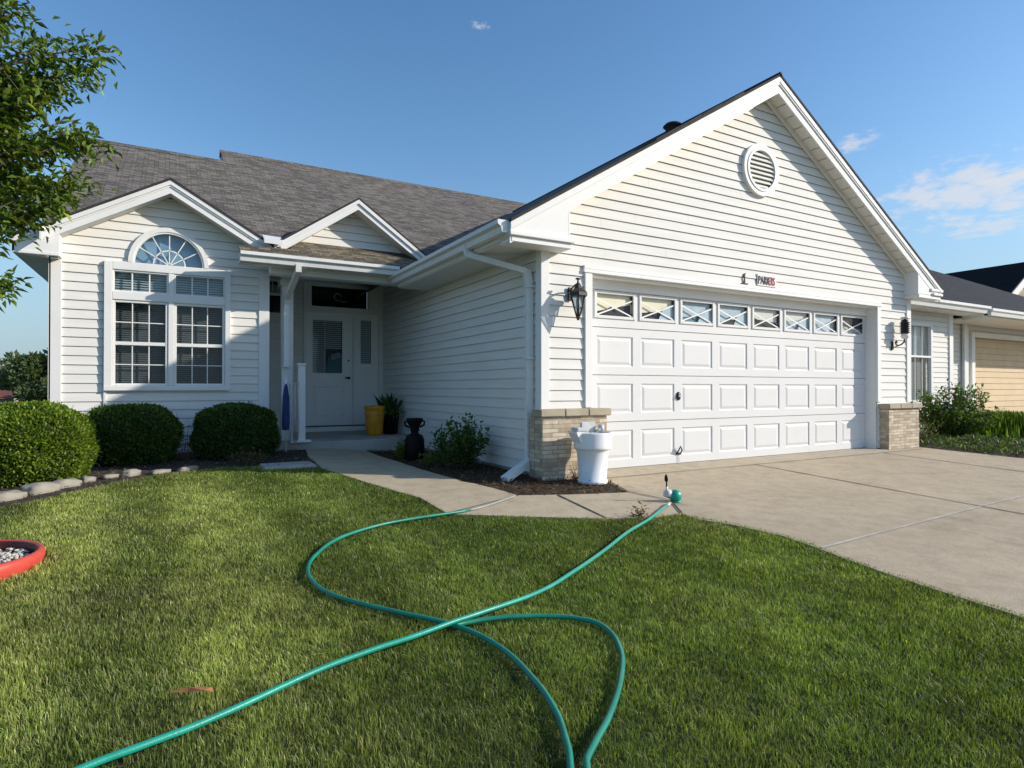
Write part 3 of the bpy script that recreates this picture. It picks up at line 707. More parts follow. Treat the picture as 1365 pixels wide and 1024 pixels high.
# door surround
fr = MB()
fr.bbox(-1.965, -1.91, DY-.05, DY+.03, .28, 2.675, M['trim'], .004); fr.bbox(-.70, -.622, DY-.05, DY+.03, .28, 2.675, M['trim'], .004)
fr.bbox(-1.909, -.701, DY-.045, DY+.03, 2.61, 2.674, M['trim'], .004); fr.bbox(-1.909, -.701, DY-.045, DY+.03, 2.17, 2.275, M['trim'], .004)
fr.bbox(-1.909, -1.835, DY-.04, DY+.03, 2.276, 2.609, M['trim'], .004); fr.bbox(-.885, -.701, DY-.04, DY+.03, 2.276, 2.609, M['trim'], .004)
fr.bbox(-1.155, -1.115, DY-.045, DY+.03, .28, 2.169, M['trim'], .004)
fr.bbox(-1.98, -.622, DY-.16, DY+.02, .187, .262, M['trim'], .006); fr.bbox(-1.96, -.63, DY-.10, DY+.02, .263, .279, M['black'], .003)
entry = fr.build('door_frame', house)
p = MB(); p.poly([(-1.84, DY+.0, 2.27), (-.88, DY+.0, 2.27), (-.88, DY+.0, 2.615), (-1.84, DY+.0, 2.615)], M['glassdark']); p.poly([(-1.84, DY+.08, 2.2), (-.88, DY+.08, 2.2), (-.88, DY+.08, 2.65), (-1.84, DY+.08, 2.65)], M['dark']); p.build('transom_pane', entry)
p = MB(); p.tube([(-1.40+.06*math.cos(t), DY-.004, 2.45+.06*math.sin(t)) for t in [k*.5 for k in range(11)]], .006, M['clear'], 6); p.tube([(-1.37, DY-.004, 2.39), (-1.30, DY-.004, 2.37), (-1.24, DY-.004, 2.39)], .005, M['clear'], 6); p.build('transom_ornament', entry)
# door leaf
d = MB(); X0, X1 = -1.905, -1.158; yf = DY-.012
frame_with_holes(d, X0, X1, .28, 1.05, [(X0+.11, X1-.13, .40, .93)], yf, M['doorpaint']); raised_panel(d, X0+.11, X1-.13, .40, .93, yf, M['doorpaint'])
frame_with_holes(d, X0, X1, 1.05, 2.165, [(X0+.09, X1-.17, 1.16, 2.04)], yf, M['doorpaint'])
for (a, b, c_, e) in ((X0+.065, X0+.089, 1.135, 2.065), (X1-.169, X1-.145, 1.135, 2.065)): d.bbox(a, b, yf-.016, yf-.001, c_, e, M['doorpaint'], .004)
d.bbox(X0+.09, X1-.17, yf-.0155, yf-.001, 2.041, 2.065, M['doorpaint'], .004); d.bbox(X0+.09, X1-.17, yf-.0155, yf-.001, 1.135, 1.159, M['doorpaint'], .004)
d.bbox(X0+.02, X1-.02, yf-.012, yf-.0005, 1.02, 1.045, M['doorpaint'], .004)
door = d.build('entry_door', house); door['label'] = 'white front door with blinds behind its upper pane'
pane(door, X0+.09, X1-.17, 1.16, 2.04, yf+.012, 'glass')
p = MB(); z = 1.165
while z < 2.03:
    right = X1-.175 if z > 1.46 or True else 0
    xr = X1-.175 if z > 1.55 else X0+.30
    p.poly([(X0+.095, yf+.03, z), (xr, yf+.03, z), (xr, yf+.034, z+.020), (X0+.095, yf+.034, z+.020)], M['trim']); z += .034
p.box(X0+.285, X0+.305, yf+.020, yf+.026, 1.165, 2.035, M['trim']); p.poly([(X0+.05, yf+.08, 1.1), (X1-.12, yf+.08, 1.1), (X1-.12, yf+.08, 2.1), (X0+.05, yf+.08, 2.1)], M['dark'])
p.poly([(X0+.32, yf+.06, 1.14), (X1-.16, yf+.06, 1.14), (X1-.16, yf+.06, 1.50), (X0+.36, yf+.06, 1.44)], M['teal_dark']); p.poly([(X0+.42, yf+.05, 1.38), (X1-.18, yf+.05, 1.44), (X1-.2, yf+.05, 1.52), (X0+.40, yf+.05, 1.47)], M['bluegrey']); p.build('blind', door)
p = MB(); p.tube([(X1-.06, yf, 1.08), (X1-.06, yf-.05, 1.08)], .022, M['brass'], 10); p.tube([(X1-.06, yf-.05, 1.08), (X1-.13, yf-.055, 1.085)], .011, M['brass'], 8); p.build('door_handle', door); p = MB(); p.lathe([(.0, -.02), (.02, -.01), (.0, .02)], (X1-.06, yf-.01, 1.38), M['brass'], 10); p.build('deadbolt', door)
# sidelight
s = MB(); X0, X1 = -1.112, -.703
frame_with_holes(s, X0, X1, .28, 2.165, [(X0+.10, X1-.13, 1.33, 2.08)], yf, M['doorpaint'])
z = .42
while z < 1.20: s.poly([(X0+.09, yf-.010, z), (X1-.11, yf-.010, z), (X1-.11, yf-.002, z+.05), (X0+.09, yf-.002, z+.05)], M['doorpaint']); s.poly([(X0+.09, yf-.001, z), (X1-.11, yf-.001, z), (X1-.11, yf-.01, z), (X0+.09, yf-.01, z)], M['doorpaint']); z += .052
for (a, b) in ((X0+.08, X0+.099), (X1-.129, X1-.11)): s.bbox(a, b, yf-.014, yf-.001, 1.31, 2.10, M['doorpaint'], .003)
side = s.build('sidelight', house)
pane(side, X0+.10, X1-.13, 1.33, 2.08, yf+.010, 'glass'); blinds(side, X0+.10, X1-.13, 1.335, 2.075, yf+.03, 'trim', .036, .004)
# --- little gable over the porch
PX, PA, PSL, PY = -1.60, 3.551, .69, 3.2
proof = lambda x: PA-PSL*abs(x-PX)
mb = MB()
for sgn in (-1, 1):
    xe = PX+sgn*1.10; pts = [(xe, PY-.02, proof(xe)), (PX, PY-.02, PA), (PX, 4.8, PA), (xe, 4.8, proof(xe))]
    slope_poly(mb, pts if sgn > 0 else pts, M['shingle'])
mb.build('dormer_roof', house)
for sgn in (-1, 1):
    mb = MB(); a, b = sorted((PX, PX+sgn*1.10))
    rake(mb, a, b, proof, PY, .03, .165, .02, M['trim']); rake(mb, a, b, proof, PY-.021, .032, .085, .020, M['trim'])
    a, b = sorted((PX, PX+sgn*.96)); mb.prism([(a, PY+.021, proof(a)-.15), (b, PY+.021, proof(b)-.15), (b, PY+.021, proof(b)-.135), (a, PY+.021, proof(a)-.135)], (0, .255, 0), M['soffit'])
    mb.build('rake_board', house)
mb = MB(); pz = lambda z: (PA-.14-z)/PSL
siding(mb, lambda s, z, o: (s, 3.46-o, z), 2.90, 3.40, lambda z: PX-pz(z), lambda z: PX+pz(z)); mb.build('dormer_wall', house)
# kick-out flashing where the gables meet the gutter
mb = MB(); mb.prism([(-2.83, 3.1, 2.76), (-2.62, 3.1, 2.75), (-2.60, 3.1, 2.80), (-2.83, 3.1, 2.81)], (0, .22, .10), M['gutter']); mb.build('flashing', house)

# ------------------------------------------------------------------ ground, paving
gm = MB()
xs = sorted(set([round(-14+.5*i, 2) for i in range(69)])); ys = sorted(set([round(-12+.5*i, 2) for i in range(61)]))
XS = [-900, -200, -60]+xs+[60, 200, 900]; YS = [-900, -200, -40]+ys+[60, 200, 900]
vv = [(x, y, gz(x, y)-.012) for y in YS for x in XS]; nx = len(XS)
ff = [(j*nx+i, j*nx+i+1, (j+1)*nx+i+1, (j+1)*nx+i) for j in range(len(YS)-1) for i in range(nx-1)]
gm.mesh(vv, ff, M['ground'], True); structure(gm.build('ground', None, (0, 0, 0)))

def sheet(name, poly, m, h, thick=.10, split=.4):
    bm = bmesh.new(); vs = [bm.verts.new((p[0], p[1], 0)) for p in poly]; f = bm.faces.new(vs); f.normal_update()
    if f.normal.z < 0: bmesh.ops.reverse_faces(bm, faces=[f])
    xs = [p[0] for p in poly]; ys = [p[1] for p in poly]
    def cut(co, no):
        bmesh.ops.bisect_plane(bm, geom=bm.verts[:]+bm.edges[:]+bm.faces[:], plane_co=co, plane_no=no)
    y = math.ceil(min(ys)/split)*split
    while y < max(ys): cut((0, y, 0), (0, 1, 0)); y += split
    cut((0, 0, 0), (0, 1, 0))
    x = math.ceil(min(xs)/split)*split
    while x < max(xs): cut((x, 0, 0), (1, 0, 0)); x += split
    bmesh.ops.triangulate(bm, faces=bm.faces[:])
    for v in bm.verts: v.co.z = gz(v.co.x, v.co.y)+h
    if thick:
        be = [e for e in bm.edges if e.is_boundary]; r = bmesh.ops.extrude_edge_only(bm, edges=be)
        for v in r['geom']:
            if isinstance(v, bmesh.types.BMVert): v.co.z -= thick
    mb = MB(); mb.bm(bm, m); return mb.build(name, None, (0, 0, 0))
drive = [(-.07, .17), (-.07, -.28), (-.269, -.905), (-.165, -1.33), (-.40, -1.70), (-.43, -1.85), (-.30, -2.1), (-.22, -2.45), (-.26, -2.72), (-.33, -3.05), (-.37, -3.4), (-.39, -3.9), (-.42, -4.6), (-.45, -6), (-.5, -12), (6.4, -12), (6.3, -1.4), (6.15, -.15), (5.32, -.15), (5.32, .17)]
structure(sheet('driveway', drive, M['concrete'], .006))
structure(sheet('garage_apron', [(-.03, -.002), (-.10, -.30), (5.9, -.30), (5.6, -.15), (5.28, -.15), (5.24, .19), (.0, .19), (.02, -.002)], M['apron'], .011, .02))
path = [(-2.30, 3.19), (-2.404, 2.51), (-2.45, 1.46), (-2.253, .454), (-2.138, -.067), (-2.045, -.366), (-2.05, -.97), (-1.613, -1.243), (-1.088, -1.554), (-.722, -1.668), (-.41, -1.70), (-.17, -1.33), (-.272, -.915), (-.81, -.777), (-1.252, -.618), (-1.298, -.291), (-1.405, .121), (-1.474, 1.138), (-1.484, 1.866), (-1.52, 2.539), (-1.50, 3.19)]
structure(sheet('walkway', path, M['walk'], .008))
def strip(name, pts, w, m, h):
    mb = MB(); P = []
    for a, b in zip(pts[:-1], pts[1:]):
        n = max(1, int(max(abs(a[0]-b[0]), abs(a[1]-b[1]))/.2))
        P += [(a[0]+(b[0]-a[0])*i/n, a[1]+(b[1]-a[1])*i/n) for i in range(n)]
    P.append(pts[-1]); L = []
    for i, p in enumerate(P):
        q = P[min(i+1, len(P)-1)]; r = P[max(i-1, 0)]; dx, dy = q[0]-r[0], q[1]-r[1]; l = math.hypot(dx, dy); ww = w*random.uniform(.75, 1.25)
        L.append(((p[0]-dy/l*ww/2, p[1]+dx/l*ww/2), (p[0]+dy/l*ww/2, p[1]-dx/l*ww/2)))
    for (a, b), (c, d) in zip(L[:-1], L[1:]): mb.poly([(q[0], q[1], gz(*q)+h) for q in (a, c, d, b)][::-1], m)
    return structure(mb.build(name, None, (0, 0, 0)))
strip('expansion_joint', [(2.198, -.31), (2.17, -12)], .020, M['joint'], .011)
strip('expansion_joint', [(4.86, -.31), (4.84, -12)], .022, M['joint'], .011)
strip('contraction_joint', [(-.24, -2.74), (2.18, -2.60)], .018, M['palejoint'], .011)
strip('contraction_joint', [(2.21, -2.59), (4.83, -2.50)], .018, M['palejoint'], .011)
strip('expansion_joint', [(-.08, -.31), (-.27, -.905), (-.168, -1.33), (-.41, -1.70)], .016, M['joint'], .0155)
strip('expansion_joint', [(-.93, -.76), (-1.04, -1.57)], .018, M['joint'], .0125)
strip('expansion_joint', [(-2.04, -.95), (-1.245, -.63)], .010, M['joint'], .0125)
strip('expansion_joint', [(-.10, -.305), (5.9, -.305)], .007, M['joint'], .0165)
# beds
bed1 = [(-.62, 3.74), (-1.02, 3.74), (-1.02, 3.19), (-1.50, 3.19), (-1.52, 2.539), (-1.484, 1.866), (-1.474, 1.138), (-1.405, .121), (-1.298, -.291), (-1.252, -.618), (-.81, -.777), (-.27, -.905), (-.08, -.28), (-.08, .05), (-.62, .05)]
structure(sheet('mulch_bed', bed1, M['soil'], .0, .05))
bed2 = [(-2.74, 3.5), (-2.74, 3.2), (-2.31, 3.19), (-2.41, 2.5), (-2.45, 1.66), (-2.81, 1.60), (-3.03, 1.90), (-3.35, 2.0), (-3.7, 1.9), (-3.97, 1.78), (-4.26, 1.51), (-4.52, 1.2), (-4.73, .93), (-4.96, .65), (-6.2, .2), (-6.4, 3.5)]
structure(sheet('planting_bed', bed2, M['soil'], -.004, .05))
bed3 = [(6.16, .0), (6.2, -.15), (6.34, -1.4), (6.42, -8), (14, -8), (14, 1.6), (6.16, 1.6)]
structure(sheet('side_bed', bed3, M['soil'], -.002, .05))
structure(sheet('neighbour_driveway', [(8.9, 1.0), (8.6, -.10), (9.4, -.9), (18, -3), (18, 2.3), (11.9, 2.3), (11.9, 1.2)], M['concrete'], .006))
mb = MB()   # flat stepping slab beside the walk
mb.bbox(-3.02, -2.47, 1.62, 2.02, -.02, .075, M['concretestep'], .015); tag(mb.build('flagstone', None, (-2.75, 1.8, .05)), 'flat grey flagstone slab lying between the right bush and the walkway', 'paving stone')

# ------------------------------------------------------------------ leaves and blades
def pts_in_poly(x, y, poly):
    ins = np.zeros(len(x), bool); n = len(poly)
    for i in range(n):
        x1, y1 = poly[i]; x2, y2 = poly[(i+1) % n]
        c = ((y1 > y) != (y2 > y)); ins ^= c & (x < (x2-x1)*(y-y1)/((y2-y1) if y2 != y1 else 1e-9)+x1)
    return ins
def fast_mesh(name, V, F3, F4, tone, mats, parent=None, base=(0, 0, 0), smooth=False):
    off = np.array(LOC[parent.name] if parent is not None else base)
    me = bpy.data.meshes.new(name); V = (V-off).astype(np.float32)
    n3, n4 = len(F3), len(F4); nl = n3*3+n4*4
    me.vertices.add(len(V)); me.vertices.foreach_set('co', V.ravel()); me.loops.add(nl); me.polygons.add(n3+n4)
    li = np.concatenate([np.asarray(F4, np.int32).reshape(-1), np.asarray(F3, np.int32).reshape(-1)]); me.loops.foreach_set('vertex_index', li)
    st = np.concatenate([np.arange(n4)*4, n4*4+np.arange(n3)*3]).astype(np.int32); me.polygons.foreach_set('loop_start', st)
    me.update(calc_edges=True)
    at = me.color_attributes.new('tone', 'FLOAT_COLOR', 'POINT'); c = np.ones((len(V), 4), np.float32); c[:, :3] = tone; at.data.foreach_set('color', c.ravel())
    for m in mats: me.materials.append(m)
    if smooth: me.polygons.foreach_set('use_smooth', np.ones(n3+n4, bool))
    o = bpy.data.objects.new(name, me); COL.objects.link(o)
    if parent is not None: o.parent = parent
    else: o.location = base
    LOC[o.name] = Vector(off); return o
def leaf_arrays(C, D, N, length, width, tone, fold=.25, droop=.0):
    """C centres, D leaf direction, N approx normal -> diamond leaves of two folded triangles each side"""
    D = D/np.linalg.norm(D, axis=1, keepdims=True); S = np.cross(D, N); S /= np.linalg.norm(S, axis=1, keepdims=True)+1e-9; Nn = np.cross(S, D)
    L = np.asarray(length).reshape(-1, 1); W = np.asarray(width).reshape(-1, 1); n = len(C)
    base = C; tip = C+D*L-Nn*L*droop; mid = C+D*L*.45
    l = mid+S*W*.5+Nn*W*fold; r = mid-S*W*.5+Nn*W*fold
    V = np.stack([base, r, tip, l], 1).reshape(-1, 3); i = np.arange(n)*4
    F = np.concatenate([np.stack([i, i+1, i+2], 1), np.stack([i, i+2, i+3], 1)])
    T = np.repeat(tone, 4, axis=0); return V, F, T
def unit(n):
    v = rng.normal(size=(n, 3)); return v/np.linalg.norm(v, axis=1, keepdims=True)
def tones(n, base, var=.25, yellow=.12):
    b = np.array(base); k = np.exp(rng.normal(0, var, (n, 1))); t = b*k; y = np.clip(rng.normal(0, yellow, (n, 1)), -.3, .6); t = t*np.concatenate([1+y, 1+y*.3, 1-y], 1); return np.clip(t, .002, .9)
def vnoise(x, y, s, seed):
    r2 = np.random.default_rng(seed); g = r2.random((64, 64)); fx, fy = x/s, y/s; ix, iy = np.floor(fx).astype(int), np.floor(fy).astype(int); tx, ty = fx-ix, fy-iy; tx = tx*tx*(3-2*tx); ty = ty*ty*(3-2*ty)
    a = g[ix % 64, iy % 64]; b = g[(ix+1) % 64, iy % 64]; c = g[ix % 64, (iy+1) % 64]; d = g[(ix+1) % 64, (iy+1) % 64]
    return (a*(1-tx)+b*tx)*(1-ty)+(c*(1-tx)+d*tx)*ty

# hoses first (the grass keeps off them)
hoseA = [(-1.316,-.679),(-1.584,-.832),(-1.846,-.96),(-2.116,-1.013),(-2.358,-1.043),(-2.591,-1.09),(-2.799,-1.196),(-2.975,-1.334),(-3.11,-1.531),(-3.203,-1.73),(-3.237,-1.929),(-3.217,-2.12),(-3.155,-2.265),(-3.058,-2.42),(-2.949,-2.565),(-2.835,-2.717),(-2.751,-2.91),(-2.717,-3.111),(-2.73,-3.311),(-2.765,-3.475),(-2.824,-3.621),(-2.878,-3.726),(-2.93,-3.82),(-2.945,-3.88),(-2.92,-3.875),(-2.86,-3.78),(-2.822,-3.726),(-2.699,-3.644),(-2.572,-3.55),(-2.443,-3.429),(-2.334,-3.298),(-2.26,-3.156),(-2.24,-3.03),(-2.3,-2.932),(-2.411,-2.859),(-2.538,-2.813),(-2.655,-2.778),(-2.74,-2.768),(-2.80,-2.768)]
hoseB = [(-4.6,-3.35),(-4.129,-3.181),(-4.054,-3.145),(-3.937,-3.11),(-3.785,-3.064),(-3.611,-2.997),(-3.405,-2.914),(-3.171,-2.856),(-2.978,-2.826),(-2.832,-2.79),(-2.676,-2.759),(-2.494,-2.702),(-2.277,-2.614),(-2.002,-2.476),(-1.631,-2.255),(-1.136,-1.947),(-.734,-1.729),(-.31,-1.46)]
def smooth_path(pts, sub=6):
    P = [Vector(p) for p in pts]; out = []
    for i in range(len(P)-1):
        p0, p1, p2, p3 = P[max(i-1, 0)], P[i], P[i+1], P[min(i+2, len(P)-1)]
        for k in range(sub):
            t = k/sub; out.append(.5*((2*p1)+(p2-p0)*t+(2*p0-5*p1+4*p2-p3)*t*t+(3*p1-p0-3*p2+p3)*t**3))
    out.append(P[-1]); return out
def relax(pts, it=2):
    P = [Vector(p) for p in pts]
    for _ in range(it):
        Q = [p.copy() for p in P]
        for i in range(1, len(P)-1): Q[i] = (P[i-1]+2*P[i]+P[i+1])/4
        P = Q
    return P
def hose3(pts, h, r):
    out = []
    for p in relax(smooth_path([(a, b) for a, b in pts]), 6): out.append((p.x, p.y, gz(p.x, p.y)+h(p.x, p.y)+r))
    return out
HR = .0108
def hA(x, y):
    on = pts_in_poly(np.array([x]), np.array([y]), path)[0]
    return .009 if on else .011
def hB(x, y):
    d = math.exp(-((x+2.85)**2+(y+2.8)**2)/.16); return .013+.024*d+.004*math.sin(x*9)
PA_ = hose3(hoseA, hA, HR); PB_ = hose3(hoseB, hB, HR)
# smooth heights
def smz(P, it=10):
    z = [p[2] for p in P]
    for _ in range(it): z = [z[0]]+[(z[i-1]+z[i]*2+z[i+1])/4 for i in range(1, len(z)-1)]+[z[-1]]
    return [(p[0], p[1], zz_) for p, zz_ in zip(P, z)]
PA_ = smz(PA_); PB_ = smz(PB_, 4)
def wob(P, s):
    q = []
    for i, p in enumerate(P):
        a = .0028*math.sin(i*.21+s)+.0007*math.sin(i*.91+s*2.3); b = .0028*math.cos(i*.17+s*1.7)+.0005*math.sin(i*1.1+s); q.append((p[0]+a, p[1]+b, p[2]+.001*math.sin(i*.33+s)))
    return q
PA_ = wob(PA_, 1.0); PB_ = wob(PB_, 4.2)
hA_o = thing('garden_hose', 'green garden hose curving in a loop across the lawn, its end on the walkway', 'hose', PA_[0])
k0 = 14
mb = MB(); mb.tube(PA_[k0-1:], HR, M['hose2'], 12); mb.build('tubing', hA_o)
mb = MB(); mb.tube(PA_[:k0], HR*.92, M['hosegrey'], 12); mb.build('faded_end', hA_o)
hB_o = thing('garden_hose', 'bright teal garden hose running straight from sprinkler to lower left of lawn', 'hose', PB_[0])
mb = MB(); mb.tube(PB_, HR, M['hose'], 12); mb.build('tubing', hB_o)
e = Vector(PB_[-1]); ed = (e-Vector(PB_[-4])).normalized()
mb = MB(); mb.tube([e-ed*.07, e+ed*.02], HR*1.25, M['clear'], 12); mb.tube([e+ed*.02, e+ed*.045], HR*.95, M['hosegrey'], 12); mb.build('coupling', hB_o)

# lawn grass
drive_edge = [(-.72, -1.655), (-.42, -1.69), (-.36, -1.83), (-.26, -2.08), (-.18, -2.45), (-.22, -2.72), (-.29, -3.05), (-.33, -3.4), (-.35, -3.9), (-.38, -4.6), (-.40, -5.4)]
lawn = [(-2.46, 1.46), (-2.47, 1.60), (-2.81, 1.58), (-3.03, 1.88), (-3.35, 1.98), (-3.7, 1.86), (-3.97, 1.74), (-4.26, 1.47), (-4.52, 1.14), (-4.73, .87), (-4.96, .62), (-6.4, .1), (-9, -.4), (-9, -5.4)]+drive_edge[::-1]+[(-1.08, -1.535), (-1.605, -1.225), (-2.035, -.96), (-2.035, -.36), (-2.125, -.067), (-2.24, .454), (-2.43, 1.46)]
cam_xy = np.array([-3.85, -5.12])
def gen_blades(n, x0, x1, y0, y1):
    x = rng.uniform(x0, x1, n); y = rng.uniform(y0, y1, n); return x, y
X, Y = gen_blades(6600000, -9, 0, -5.4, 2.0)
d = np.hypot(X-cam_xy[0], Y-cam_xy[1])
# direction filter: keep a generous wedge around the view (also seen from a step aside)
ang = np.degrees(np.arctan2(X-cam_xy[0], Y-cam_xy[1]))-29.46
dens = np.interp(d, [0, 1.2, 1.6, 2.6, 4, 6, 9], [2500, 6000, 27000, 26000, 16000, 9500, 5500])
dens = np.where(np.abs(ang) > 62, 1200, dens); dens = np.where(Y < -4.6, dens*.4, dens)
keep = (rng.random(len(X)) < dens/(6600000/(9*7.4)))
X, Y, d = X[keep], Y[keep], d[keep]
k = pts_in_poly(X, Y, lawn); X, Y, d = X[k], Y[k], d[k]
# hose clearance
hp = np.array([(p[0], p[1]) for p in PA_[10:]]+[(p[0], p[1]) for p in PB_])
kk = np.ones(len(X), bool); strict = rng.random(len(X)) > .22
for i in range(0, len(hp), 1):
    kk &= ~((np.abs(X-hp[i, 0]) < .03) & (np.abs(Y-hp[i, 1]) < .03) & (np.hypot(X-hp[i, 0], Y-hp[i, 1]) < np.where(strict, .012, .004)))
ringc = (-4.86, -.95); kk &= ~(np.hypot(X-ringc[0], Y-ringc[1]) < .41)
X, Y, d = X[kk], Y[kk], d[kk]; n = len(X)
clump = vnoise(X, Y, .11, 1); patch = vnoise(X, Y, .55, 2)*.6+vnoise(X, Y, .23, 3)*.4; big = vnoise(X+20, Y+20, 1.3, 4)
fine = vnoise(X, Y, .045, 14); H = rng.uniform(.008, .021, n)*(.55+.5*clump+.45*fine)*(.85+.3*patch)
Wd = np.interp(d, [1.5, 3, 6, 10], [.0019, .0030, .0054, .009])*rng.uniform(.7, 1.3, n)
az = rng.uniform(0, 2*np.pi, n); lean = np.abs(rng.normal(.0, .42, n))+.08; lean *= (.7+.6*vnoise(X, Y, .17, 8)); az = np.where(rng.random(n) < .18, 4.0*np.pi*vnoise(X, Y, .35, 9), az)
dirx, diry = np.cos(az), np.sin(az); sxv, syv = -np.sin(az+rng.normal(0, .5, n)), np.cos(az+rng.normal(0, .5, n))
Z = gz_np(X, Y)-.011; H = H+.012
mh, th = H*.55, H
mx = X+dirx*mh*lean*.35; my = Y+diry*mh*lean*.35; tx = X+dirx*th*lean; ty = Y+diry*th*lean; tz = Z+th*np.sqrt(np.clip(1-(lean*.55)**2, .2, 1))
hw = Wd/2
V = np.stack([np.stack([X-sxv*hw, Y-syv*hw, Z], 1), np.stack([X+sxv*hw, Y+syv*hw, Z], 1), np.stack([mx+sxv*hw*.85, my+syv*hw*.85, Z+mh], 1), np.stack([mx-sxv*hw*.85, my-syv*hw*.85, Z+mh], 1), np.stack([tx, ty, tz], 1)], 1).reshape(-1, 3)
i5 = np.arange(n)*5; F4 = np.stack([i5, i5+1, i5+2, i5+3], 1); F3 = np.stack([i5+3, i5+2, i5+4], 1)
green = np.array([.120, .176, .034]); olive = np.array([.235, .268, .075]); straw = np.array([.46, .43, .20])
# mowing stripes run away from the camera towards the house
st = np.sin((X+.04*Y)*6.7+.9*vnoise(X, Y, .9, 5)); st = np.clip(st*1.8+.35, -1, 1); left = np.clip((-X-2.2)/1.6, 0, 1)
mixv = np.clip(.16+.40*left+.45*(big-.5)+.55*(patch-.5)+.20*st*(.35+.65*left)+rng.normal(0, .16, n), 0, 1)
for (cx_, cy_, r_, a_) in ((-3.55, .35, .5, .45), (-3.9, -1.9, .42, .30), (-3.55, -.9, .5, .2), (-4.25, -.2, .5, .2), (-3.45, -2.3, .3, .2)): mixv = np.clip(mixv+a_*np.exp(-((X-cx_)**2+(Y-cy_)**2)/r_**2), 0, 1)
T = green[None]*(1-mixv[:, None])+olive[None]*mixv[:, None]
T *= (1+.18*st*(.25+.75*left))[:, None]; dry = (rng.random(n) < .035+.10*mixv**2); T[dry] = straw*rng.uniform(.6, 1.1, (dry.sum(), 1))
T *= np.exp(rng.normal(0, .24, (n, 1)))*(.50+.38*clump[:, None]+.42*fine[:, None]+.30*vnoise(X+9, Y+3, .30, 15)[:, None])*(.80+.45*vnoise(X+5, Y, .9, 16)[:, None])
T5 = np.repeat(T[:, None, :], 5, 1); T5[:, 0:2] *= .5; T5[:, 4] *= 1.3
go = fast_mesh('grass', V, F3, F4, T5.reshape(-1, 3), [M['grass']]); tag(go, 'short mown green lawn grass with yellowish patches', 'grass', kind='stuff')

# ------------------------------------------------------------------ clipped bushes
def bush(name, label, c, rx, ry, h, tone, nleaf, lsize, seed, group='clipped round bushes below the front window', expo=2.7):
    global rng
    rng = np.random.default_rng(seed)
    x, y, z0 = c; root = thing(name, label, 'bush', (x, y, z0), group)
    rz = h*.56; cz = z0+h-rz
    def surf(u, k):
        # superellipsoid direction scaling with lumps
        s = (np.abs(u[:, 0])**expo+np.abs(u[:, 1])**expo+np.abs(u[:, 2])**expo)**(-1/expo)
        lump = 1+.05*np.sin(u[:, 0]*7+seed)*np.sin(u[:, 2]*6+seed*2)+.04*np.sin(u[:, 1]*9+u[:, 0]*5+seed)
        return u*(s*lump*k)[:, None]*np.array([rx, ry, rz])
    u = unit(nleaf); k = 1-np.abs(rng.normal(0, .075, nleaf)); stick = rng.random(nleaf) < .06; k[stick] += rng.uniform(.0, .07, stick.sum())
    P = surf(u, k)+np.array([x, y, cz]); ok = P[:, 2] > z0+.01; P, u, k = P[ok], u[ok], k[ok]; n = len(P)
    D = u*.8+unit(n)*.9+np.array([0, 0, .45]); N = u+unit(n)*.75
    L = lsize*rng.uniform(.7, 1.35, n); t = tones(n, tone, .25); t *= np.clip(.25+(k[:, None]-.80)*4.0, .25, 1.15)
    V, F, T = leaf_arrays(P, D, N, L, L*.55, t); fast_mesh('foliage', V, F, np.zeros((0, 4), int), T, [M['leaf']], root)
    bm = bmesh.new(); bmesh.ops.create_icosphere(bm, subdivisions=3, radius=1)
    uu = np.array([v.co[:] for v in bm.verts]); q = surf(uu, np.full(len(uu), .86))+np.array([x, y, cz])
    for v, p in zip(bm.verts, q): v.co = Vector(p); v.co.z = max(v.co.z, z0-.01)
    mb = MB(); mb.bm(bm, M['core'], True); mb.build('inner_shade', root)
    mb = MB()
    for k in range(5): a = k*1.3; mb.tube([(x+.03*math.cos(a), y+.03*math.sin(a), z0-.03), (x+.16*math.cos(a), y+.16*math.sin(a), z0+.22)], [.012, .007], M['twig'], 6)
    mb.build('stem', root); return root
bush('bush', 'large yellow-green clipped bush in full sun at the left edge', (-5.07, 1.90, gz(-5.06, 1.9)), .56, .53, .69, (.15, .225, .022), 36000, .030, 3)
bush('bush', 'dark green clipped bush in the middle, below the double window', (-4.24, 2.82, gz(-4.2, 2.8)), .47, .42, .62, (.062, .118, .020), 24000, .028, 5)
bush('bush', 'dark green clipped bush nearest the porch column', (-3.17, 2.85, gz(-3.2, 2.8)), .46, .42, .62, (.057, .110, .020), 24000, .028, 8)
rng = np.random.default_rng(21)

